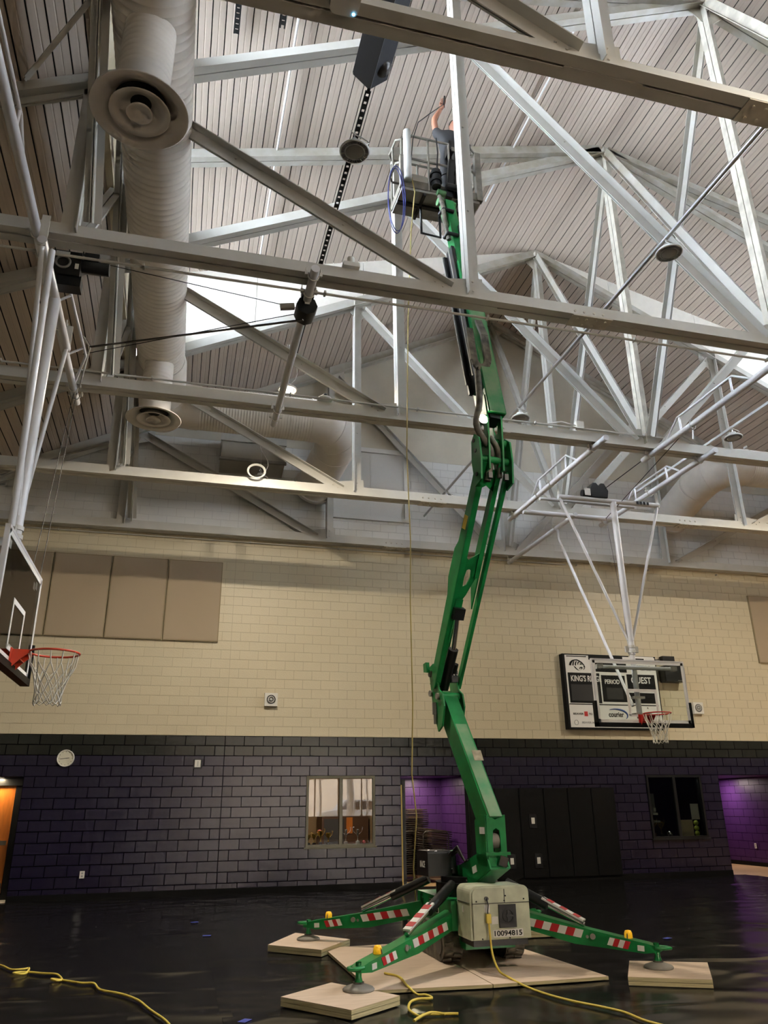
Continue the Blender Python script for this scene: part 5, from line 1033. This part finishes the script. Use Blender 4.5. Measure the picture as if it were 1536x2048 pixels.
# outdoors behind the camera, seen as a reflection in the left-hand window
tag(part('hillside', 'leaf_ground', None, lambda b: b.add([(-25, -25.3, .1), (40, -25.3, .1), (40, -34, .5), (-25, -34, .5), (40, -60, 13), (-25, -60, 13)], [(0,1,2,3), (3,2,4,5)])), 'brown leaf-covered slope reflected in the left-hand window', 'ground', kind='structure')
for x, y, r, lb in ((9.2, -30, .22, 'pale thick tree trunk reflected in the right pane of the left-hand window'), (7.4, -30, .07, 'thin dark sapling reflected in the left pane of the left-hand window'), (10.1, -29.5, .06, 'thin dark sapling beside the pale trunk, reflected'), (6.2, -32, .12, 'dark trunk at the left of the reflected slope'), (4.4, -31, .10, 'dark trunk beyond the entrance, furthest left of the reflected trees')):
    t = empty('tree', (x, y, .1), lb, 'tree'); part('trunk', 'bark', t, lambda b: b.tube([(x, y, .1), (x+.05, y, 2.0), (x-.08, y, 4), (x+.1, y, 7)], [r*1.2, r, r*.9, r*.7], 10))
    part('branches', 'bark', t, lambda b: [b.tube([(x, y, z), (x+k*.9, y+.2, z+.5), (x+k*1.8, y+.3, z+.6)], .03, 6) for z, k in ((3.0, 1), (3.5, -1), (4.2, 1))])
def bush(b):
    rr = random.Random(5)
    for _ in range(260):
        c = V((7.2+rr.uniform(-1.6, 1.9), -28.5+rr.uniform(-.2, .3), 3.35+rr.uniform(-.35, .7))); a = rr.uniform(0, 6.28)
        b.add([c, c+V((math.cos(a), .1, math.sin(a)))*.13, c+V((math.cos(a+.6), -.1, math.sin(a+.6)))*.13], [(0,1,2)])
tg = empty('hanging_foliage', (7.2, -28.5, 3.0), 'dark green leaves at the top of the reflected window view', 'foliage'); part('leaves', 'foliage', tg, bush, 'stuff'); part('branch', 'bark', tg, lambda b: b.tube([(5.2, -28.5, 3.9), (7.0, -28.5, 3.5), (9.0, -28.5, 3.6)], .04, 6))
cv = empty('parked_car', (9.9, -32, .3), 'white parked car reflected low in the left-hand window', 'car')
part('body', 'car_white', cv, lambda b: b.prism([(-2.2, .25), (2.2, .25), (2.25, .85), (1.9, 1.0), (1.6, 1.62), (-.7, 1.66), (-1.2, 1.08), (-2.2, .95)], (9.9, -32, .3), (1,0,0), (0,0,1), (0,1,0), 1.7))
part('side_window', 'car_glass', cv, lambda b: [b.prism([(-1.05, 1.1), (-.6, 1.56), (.15, 1.56), (.15, 1.1)], (9.9, -31.14, .3), (1,0,0), (0,0,1), (0,1,0), .02), b.prism([(.22, 1.1), (.22, 1.56), (1.45, 1.54), (1.6, 1.1)], (9.9, -31.14, .3), (1,0,0), (0,0,1), (0,1,0), .02)])
for k in (-1.35, 1.35): part('wheel', 'black_metal', cv, lambda b: b.cyl((9.9+k, -31.3, .64), (9.9+k, -31.08, .64), .34, n=18))
# trophies and things on the sills
def trophy(x, y, z, h, mt, label, group, r=.05, wide=1.0):
    T_ = empty('trophy', (x, y, z), label, 'trophy', group)
    part('base', 'white_plastic' if mt == 'silver' else 'black_plastic', T_, lambda b: b.lo((x-.035, y-.035, z), (x+.035, y+.035, z+h*.16)))
    part('cup', mt, T_, lambda b: b.lathe([(0, h*.16), (.022, h*.17), (.010, h*.24), (.009, h*.42), (.018, h*.46), (r*.8, h*.62), (r*1.05, h*.82), (r*1.1, h*.86), (r*.95, h*.84), (0, h*.6)], (x, y, z), n=16))
    part('handles', mt, T_, lambda b: [b.tube([(x+s*r*.6, y, z+h*.55), (x+s*r*1.5*wide, y, z+h*.72), (x+s*r*1.9*wide, y, z+h*.97), (x+s*r*1.3*wide, y, z+h*.98)], .006, 6) for s in (-1, 1)])
sz = .86
for i, (x, h, lb) in enumerate(((1.87, .24, 'small gold trophy, leftmost on the left-hand window sill'), (1.99, .25, 'small gold trophy, second from the left on the left-hand window sill'), (2.13, .32, 'taller gold trophy in front of the red ball on the left-hand sill'), (2.30, .27, 'small gold trophy, fourth from the left on the left-hand sill'))): trophy(x, .22, sz, h, 'gold', lb, 'trophies behind the left-hand window')
trophy(2.68, .22, sz, .34, 'silver', 'thin silver trophy with wide handles, left one in the right pane', 'trophies behind the left-hand window', .03, 2.0)
trophy(2.94, .22, sz, .34, 'silver', 'thin silver trophy with wide handles, right one in the right pane', 'trophies behind the left-hand window', .03, 2.0)
tag(part('red_ball', 'ball_red', None, lambda b: b.ball((2.13, .36, sz+.24), .055)), 'red ball behind the gold trophies', 'ball')
tag(part('small_ball', 'ball_red', None, lambda b: b.ball((3.08, .22, sz+.035), .035)), 'small red ball at the right end of the left-hand sill', 'ball')
trophy(10.16, .22, sz, .42, 'gold', 'gold cup trophy, left of two behind the right-hand window', 'trophies behind the right-hand window', .065)
trophy(10.36, .22, sz, .38, 'gold', 'gold cup trophy, right of two behind the right-hand window', 'trophies behind the right-hand window', .06)
tag(part('silver_ball', 'silver', None, lambda b: b.ball((10.56, .2, sz+.06), .06)), 'silver ball between the gold cups and the yellow folder', 'ball')
tag(part('yellow_folder', 'beige_sheet', None, lambda b: b.lo((10.82, .10, sz), (11.16, .12, sz+.36))), 'square yellow folder propped behind the right-hand window', 'folder')
tag(part('paper_sheet', 'print_white', None, lambda b: b.lo((11.10, .026, 1.23), (11.32, .03, 1.58))), 'white sheet of paper taped inside the right-hand window', 'paper')
for k in range(3): tag(part('tennis_ball', 'ball_green', None, lambda b: b.ball((11.29, .16, sz+.058+.116*k), .058)), ['yellow-green ball at the bottom of a stack of three', 'yellow-green ball in the middle of a stack of three', 'yellow-green ball on top of a stack of three'][k], 'ball', 'yellow-green balls')
tag(part('brown_block', 'chair_seat', None, lambda b: b.box((10.02+.08, .2, sz+.04), (.14, .1, .08))), 'small brown block left of the gold cups', 'block')
wp = empty('window_poster', (10.14, .03, 1.3), 'grey poster with white lettering inside the right-hand window', 'poster')
part('sheet', 'print_grey', wp, lambda b: b.lo((10.03, .14, 1.35), (10.22, .145, 1.82))); part('note', 'print_white', wp, lambda b: [b.lo((10.10, .03, 1.42), (10.16, .034, 1.50)), b.lo((10.07, .03, 1.34), (10.20, .034, 1.39))])
text('lettering', 'Jostens', 'print_white', wp, 10.06, 10.24, 1.16, 1.24, -.03, .002)
# ---------------------------------------------------------------- things on the far wall
for i in range(6):
    x0 = 5.42+.608*i; P_ = empty('wall_pad', (x0+.3, -.03, .1), 'black padded wall panel, %s of the row beside the alcove' % ['first', 'second', 'third', 'fourth', 'fifth', 'last'][i], 'wall pad', 'black wall pads')
    part('cushion', 'black_vinyl', P_, lambda b: b.prism([(x0+.004, .0), (x0+.604, .0), (x0+.604, -.035), (x0+.590, -.05), (x0+.018, -.05), (x0+.004, -.035)], (0, 0, 1.03), (1,0,0), (0,1,0), (0,0,1), 1.86))
for x, z, lb in ((6.93, 1.26, 'black cut-out with a white switch, upper middle of the wall pads'), (7.0, .44, 'black cut-out with a white outlet, lower middle of the wall pads'), (6.36, .44, 'black cut-out with a white outlet, lower left of the wall pads')):
    o = empty('pad_outlet', (x, -.05, z), lb, 'outlet'); part('surround', 'black_plastic', o, lambda b: b.prism(rbox(x-.09, x+.09, 0, 0, z-.15, z+.15, .03), (0, -.055, 0), (1,0,0), (0,0,1), (0,1,0), .02)); part('plate', 'white_plastic', o, lambda b: b.lo((x-.04, -.07, z-.06), (x+.04, -.065, z+.07)))
for i, x0 in enumerate((-4.94, -3.88-.0, -2.70+.0, -1.49)): pass
for i in range(5):
    x1 = -.28-1.205*i; O = empty('acoustic_panel', (x1-.6, -.03, 5.05), 'tan fabric acoustic panel, %s from the right in the left-hand group' % ['first', 'second', 'third', 'fourth', 'fifth'][i], 'acoustic panel', 'tan acoustic panels')
    part('board', 'panel_edge', O, lambda b: b.lo((x1-1.195, -.05, 5.04), (x1-.01, 0, 6.87))); part('fabric', 'acoustic_fabric', O, lambda b: b.lo((x1-1.175, -.056, 5.06), (x1-.03, -.045, 6.85)))
O = empty('acoustic_panel', (14.4, -.03, 5.05), 'tan fabric acoustic panel cut off by the right edge', 'acoustic panel', 'tan acoustic panels')
part('board', 'panel_edge', O, lambda b: b.lo((13.78, -.05, 5.04), (14.98, 0, 6.87))); part('fabric', 'acoustic_fabric', O, lambda b: b.lo((13.80, -.056, 5.06), (14.96, -.045, 6.85)))
ck = empty('wall_clock', (-3.13, 0, 2.42), 'round pale wall clock high on the purple wall at the left', 'clock')
part('rim', 'white_plastic', ck, lambda b: b.lathe([(0, 0), (.165, 0), (.165, .035), (.15, .045), (.145, .03)], (-3.13, 0, 2.58), axm((0,-1,0)), 32)); part('face', 'clock_face', ck, lambda b: b.cyl((-3.13, 0, 2.58), (-3.13, -.03, 2.58), .148, n=32))
part('hands', 'print_black', ck, lambda b: [b.beam((-3.13, -.034, 2.58), (-3.235, -.034, 2.567), .004, .008), b.beam((-3.13, -.034, 2.58), (-3.06, -.034, 2.588), .004, .010)])
part('ticks', 'print_black', ck, lambda b: [b.box((-3.13+.125*math.sin(t), -.032, 2.58+.125*math.cos(t)), (.008, .004, .016)) for t in [math.pi*k/6 for k in range(12)]], 'stuff')
for x, z, lb in ((.93, 3.815, 'square white wall speaker with a round grille on the cream wall'), (11.67, 3.83, 'square white wall speaker behind the right end of the backboard')):
    o = empty('wall_speaker', (x, 0, z-.14), lb, 'speaker'); part('case', 'white_plastic', o, lambda b: b.lo((x-.14, -.09, z-.14), (x+.14, 0, z+.14))); part('grille', 'grey_plastic', o, lambda b: b.lathe([(0, .004), (.03, .004), (.032, 0), (.05, 0), (.052, .004), (.075, .004), (.077, 0), (.095, 0), (.10, .004), (.105, 0)], (x, -.09, z), axm((0,-1,0)), 28))
sb = empty('strobe_box', (-.53, 0, 2.4), 'small square strobe box with dark rim on the purple wall', 'alarm'); part('back', 'black_plastic', sb, lambda b: b.lo((-.62, -.02, 2.39), (-.45, 0, 2.57))); part('cover', 'white_plastic', sb, lambda b: b.lo((-.595, -.045, 2.41), (-.475, -.02, 2.555))); part('flash', 'grey_plastic', sb, lambda b: b.lo((-.545, -.055, 2.43), (-.52, -.045, 2.53)))
hn = empty('horn_loudspeaker', (11.0, 0, 4.4), 'black rounded loudspeaker on the wall at the right of the scoreboard', 'loudspeaker')
part('shell', 'black_plastic', hn, lambda b: b.prism(rbox(10.72, 11.28, 0, 0, 4.44, 4.86, .08), (0, -.16, 0), (1,0,0), (0,0,1), (0,1,0), .26)); part('badge', 'grey_metal', hn, lambda b: b.lo((11.05, -.295, 4.46), (11.18, -.289, 4.475)))
tag(part('black_case', 'black_plastic', None, lambda b: [b.lo((10.80, -.14, 4.98), (11.14, 0, 5.10)), b.tube([(10.81, -.06, 5.03), (10.65, -.05, 5.01), (10.5, -.05, 5.04)], .012, 6)]), 'small black case on the wall above the rounded loudspeaker', 'box')
# scoreboard
SBX0, SBX1, SZ0, SZ1 = 7.98, 10.56, 3.27, 5.06
SB = empty('scoreboard', ((SBX0+SBX1)/2, 0, SZ0), 'white and black scoreboard on the far wall behind the backboard', 'scoreboard')
part('cabinet', 'score_black', SB, lambda b: b.lo((SBX0, -.17, SZ0), (SBX1, 0, SZ1))); yf = .172
pn = lambda nm, mt, x0, x1, z0, z1, y=.172: part(nm, mt, SB, lambda b: b.lo((x0, -y-.004, z0), (x1, -y, z1)))
pn('white_face', 'print_white', SBX0+.06, SBX1-.03, SZ0+.04, SZ1-.03)
y2 = .178
pn('top_line', 'score_black', 8.08, 8.62, 4.99, 5.01, y2)
pn('header_panel', 'score_black', 8.68, 9.62, 4.93, 5.03, y2); pn('clock_panel', 'score_black', 8.72, 9.70, 4.64, 4.88, y2)
pn('home_panel', 'score_black', 8.08, 8.93, 3.88, 4.60, y2); pn('period_panel', 'score_black', 8.97, 9.62, 3.92, 4.56, y2); pn('guest_panel', 'score_black', 9.68, 10.46, 4.22, 4.60, y2); pn('score_window', 'score_black', 9.68, 10.42, 3.90, 4.15, y2)
pn('divider', 'score_black', 8.05, 10.48, 3.84, 3.86, y2); pn('divider', 'print_white', 8.06, 8.93, 4.60, 4.615, y2)
pn('home_digits', 'grate_dark', 8.13, 8.88, 3.93, 4.32, .183); pn('period_window', 'grate_dark', 9.08, 9.52, 3.98, 4.26, .183)
text('lettering', "KING'S RIDGE", 'print_white', SB, 8.15, 8.97, 4.39, 4.54, y2+.006)
text('lettering', 'PERIOD', 'print_white', SB, 9.06, 9.46, 4.35, 4.46, y2+.006)
text('lettering', 'GUEST', 'print_white', SB, 9.79, 10.35, 4.38, 4.54, y2+.006)
text('lettering', 'BEAVER', 'print_black', SB, 8.13, 8.40, 3.60, 3.645, yf+.006); pn('red_mark', 'print_red', 8.42, 8.51, 3.57, 3.68, y2); text('lettering', 'TO', 'print_black', SB, 8.54, 8.63, 3.60, 3.645, yf+.006)
text('lettering', 'BEAVER M', 'print_grey', SB, 8.34, 8.66, 3.40, 3.445, yf+.006)
part('ring_mark', 'print_grey', SB, lambda b: b.tube([(8.19+.05*math.cos(t), -.179, 3.42+.055*math.sin(t)) for t in [2*math.pi*k/18 for k in range(18)]], .006, 5, True))
text('lettering', 'courier', 'print_black', SB, 9.07, 9.48, 3.56, 3.68, yf+.006)
part('swoosh', 'print_blue', SB, lambda b: b.tube([(9.26+.32*math.sin(t), -.179, 3.60+.15*math.cos(t)) for t in [-.5+2.6*k/14 for k in range(15)]], [.006+.016*math.sin(math.pi*k/14) for k in range(15)], 6))
text('lettering', 'GUMPRECHT', 'print_grey', SB, 9.90, 10.38, 4.78, 4.83, yf+.006); text('lettering', 'Law Firm', 'print_grey', SB, 10.1, 10.38, 4.70, 4.75, yf+.006)
text('lettering', 'A', 'print_black', SB, 10.14, 10.18, 3.77, 3.81, yf+.006)
pn('pale_badge', 'print_white', 9.80, 10.50, 4.88, 5.05, y2); pn('badge_slot', 'score_black', 9.98, 10.22, 4.97, 5.0, .183)
def emblem(b):
    x0, z0 = 8.13, 4.65; W2, H2 = .44, .28
    for pts in ([(180,245),(190,215),(212,194),(240,186),(262,185),(285,196),(308,213),(326,238),(334,262),(326,271),(318,262),(322,248),(306,228),(284,210),(262,197),(240,196),(222,206),(206,226),(199,250)],
                [(212,248),(216,222),(228,203),(236,202),(228,222),(223,250)], [(236,246),(239,222),(250,203),(257,206),(249,226),(246,250)],
                [(262,238),(264,216),(274,208),(283,214),(276,218),(270,226),(269,240)], [(284,240),(288,226),(300,228),(310,240),(298,236)],
                [(222,252),(240,262),(252,280),(268,294),(278,298),(262,296),(244,284),(232,268)], [(276,274),(286,262),(302,260),(310,270),(302,282),(290,288),(298,274),(290,270),(280,282)], [(318,276),(332,270),(328,280),(312,290)]):
        b.prism([(x0+(q[0]-178)/157*W2, z0+(300-q[1])/117*H2) for q in pts], (0, -.180, 0), (1,0,0), (0,0,1), (0,1,0), .006)
part('emblem', 'print_black', SB, emblem)
# ---------------------------------------------------------------- folding chairs in the alcove
def chair(x, y, z, rz, tilt, label, group, i):
    c0 = V((x, y, z))
    C_ = empty('folding_chair', c0, label, 'folding chair', group)
    w2, l2 = .21, .42
    pts = []
    for sx, sy, a0 in ((1, 1, 0), (-1, 1, 90), (-1, -1, 180), (1, -1, 270)):
        for k in range(4):
            t = math.radians(a0+30*k); pts.append(V((sx*(w2-.06)+.06*math.cos(t), sy*(l2-.06)+.06*math.sin(t), 0)))
    rot = Matrix.Rotation(rz, 3, 'Z') @ Matrix.Rotation(tilt, 3, 'X')
    T2 = lambda q: c0+rot @ V(q)
    part('frame', 'chair_frame', C_, lambda b: b.tube([T2(q) for q in pts], .012, 6, True)); part('seat', 'chair_seat', C_, lambda b: b.hexa([T2((a, b_, z_)) for z_ in (-.019, .019) for a, b_ in ((-.17,-.30),(.17,-.30),(.17,.06),(-.17,.06))])); part('backrest', 'chair_seat', C_, lambda b: b.hexa([T2((a, b_, z_)) for z_ in (-.017, .017) for a, b_ in ((-.17,.18),(.17,.18),(.17,.36),(-.17,.36))]))
    return C_
c1 = chair(4.42, 1.35, .20, math.pi/2, 0, 'folding chair lying flat in the tall stack at the left of the alcove', 'chairs in the tall alcove stack', 0)
for k in range(1, 30): copy_tree(c1, (random.uniform(-.012, .012), random.uniform(-.01, .01), .0455*k))
c2 = chair(4.86, .95, .22, math.pi/2, math.radians(7), 'folding chair lying tilted in the lower stack at the right of the alcove', 'chairs in the lower alcove stack', 0)
for k in range(1, 20): copy_tree(c2, (random.uniform(-.012, .012), random.uniform(-.01, .01), .0455*k))
for x, y, lb in ((4.42, 1.35, 'wheeled trolley under the tall chair stack'), (4.86, .95, 'wheeled trolley under the lower chair stack')):
    o = empty('chair_trolley', (x, y, 0), lb, 'trolley'); part('deck', 'chair_seat', o, lambda b: b.lo((x-.45, y-.24, .11), (x+.45, y+.24, .155)))
    part('handle', 'chair_frame', o, lambda b: b.tube([(x-.30, y-.26, .13), (x-.30, y-.26, 1.0), (x-.24, y-.26, 1.06), (x+.24, y-.26, 1.06), (x+.30, y-.26, 1.0), (x+.30, y-.26, .13)], .014, 8))
    for sx in (-.38, .38):
        for sy in (-.18, .18): part('castor', 'rubber', o, lambda b: b.cyl((x+sx, y+sy-.015, .052), (x+sx, y+sy+.015, .052), .05, n=14))
# ---------------------------------------------------------------- black plastic over the floor
def plastic(x0, x1, y0, y1, z, label, seed, edge_r=True):
    st = .085; nx_, ny_ = int((x1-x0)/st)+1, int((y1-y0)/(st*.8))+1; vs = []; fs = []
    for j in range(ny_+1):
        for i in range(nx_+1):
            x = x0+(x1-x0)*i/nx_; y = y0+(y1-y0)*j/ny_
            n1 = noise.noise(V((x*.9+seed, y*2.6, seed))); n2 = noise.noise(V((x*2.3, y*5.5+seed, 3.1))); rdg = 1-abs(noise.noise(V((x*.55+.4*y, y*.8+seed, 9.0))))
            h = .004+.003*n1+.0025*n2+.008*max(0, rdg-.86)/.14
            if y > -3.2: h += .006*max(0, noise.noise(V((x*1.4, y*3.5, seed))))
            ex = .04*noise.noise(V((y*.7, seed, 1))) if i in (0, nx_) else 0
            inside = .85 < x < 3.35 and -9.6 < y < -6.9
            if inside: h = min(h, .006)
            vs.append((x+ex, y, z+max(.001, min(h, .0125))))
    for j in range(ny_):
        for i in range(nx_): a = j*(nx_+1)+i; fs.append((a, a+1, a+nx_+2, a+nx_+1))
    b = MB(); b.add(vs, fs, True); o = b.build('plastic_sheet', 'plastic_sheet', None); tag(o, label, 'plastic sheet', 'black plastic floor sheets'); return o
Y0p = -22.0
plastic(XL+.1, -2.66, Y0p, -.03, .0008, 'black plastic floor sheet at the far left, by the orange door', 1.3)
plastic(-2.72, -1.24, Y0p, -.03, .0025, 'black plastic floor sheet crossed by the looped yellow cord', 4.1)
plastic(-1.30, -.36, Y0p, -.03, .0008, 'narrow black plastic floor sheet left of the front plywood pad', 7.7)
plastic(-.46, 5.75, Y0p, -.03, .0022, 'wide black plastic floor sheet under the lift', 2.9)
plastic(5.66, 12.3, Y0p, -.03, .0008, 'black plastic floor sheet at the right, before the wall pads', 5.5)
for x, y, r_, lb in ((-.52, -3.97, .3, 'small blue tape piece near the far wall at the left'), (-.40, -5.35, -.2, 'small blue tape piece on the seam left of the lift'), (-.29, -9.95, .9, 'blue tape piece on the seam at the bottom of the photo'), (5.23, -7.5, .4, 'blue tape piece on the seam right of the lift')):
    tag(part('tape_piece', 'tape_blue', None, lambda b: b.box((x, y, .0165), (.11, .07, .002), Matrix.Rotation(r_, 3, 'Z'))), lb, 'tape')
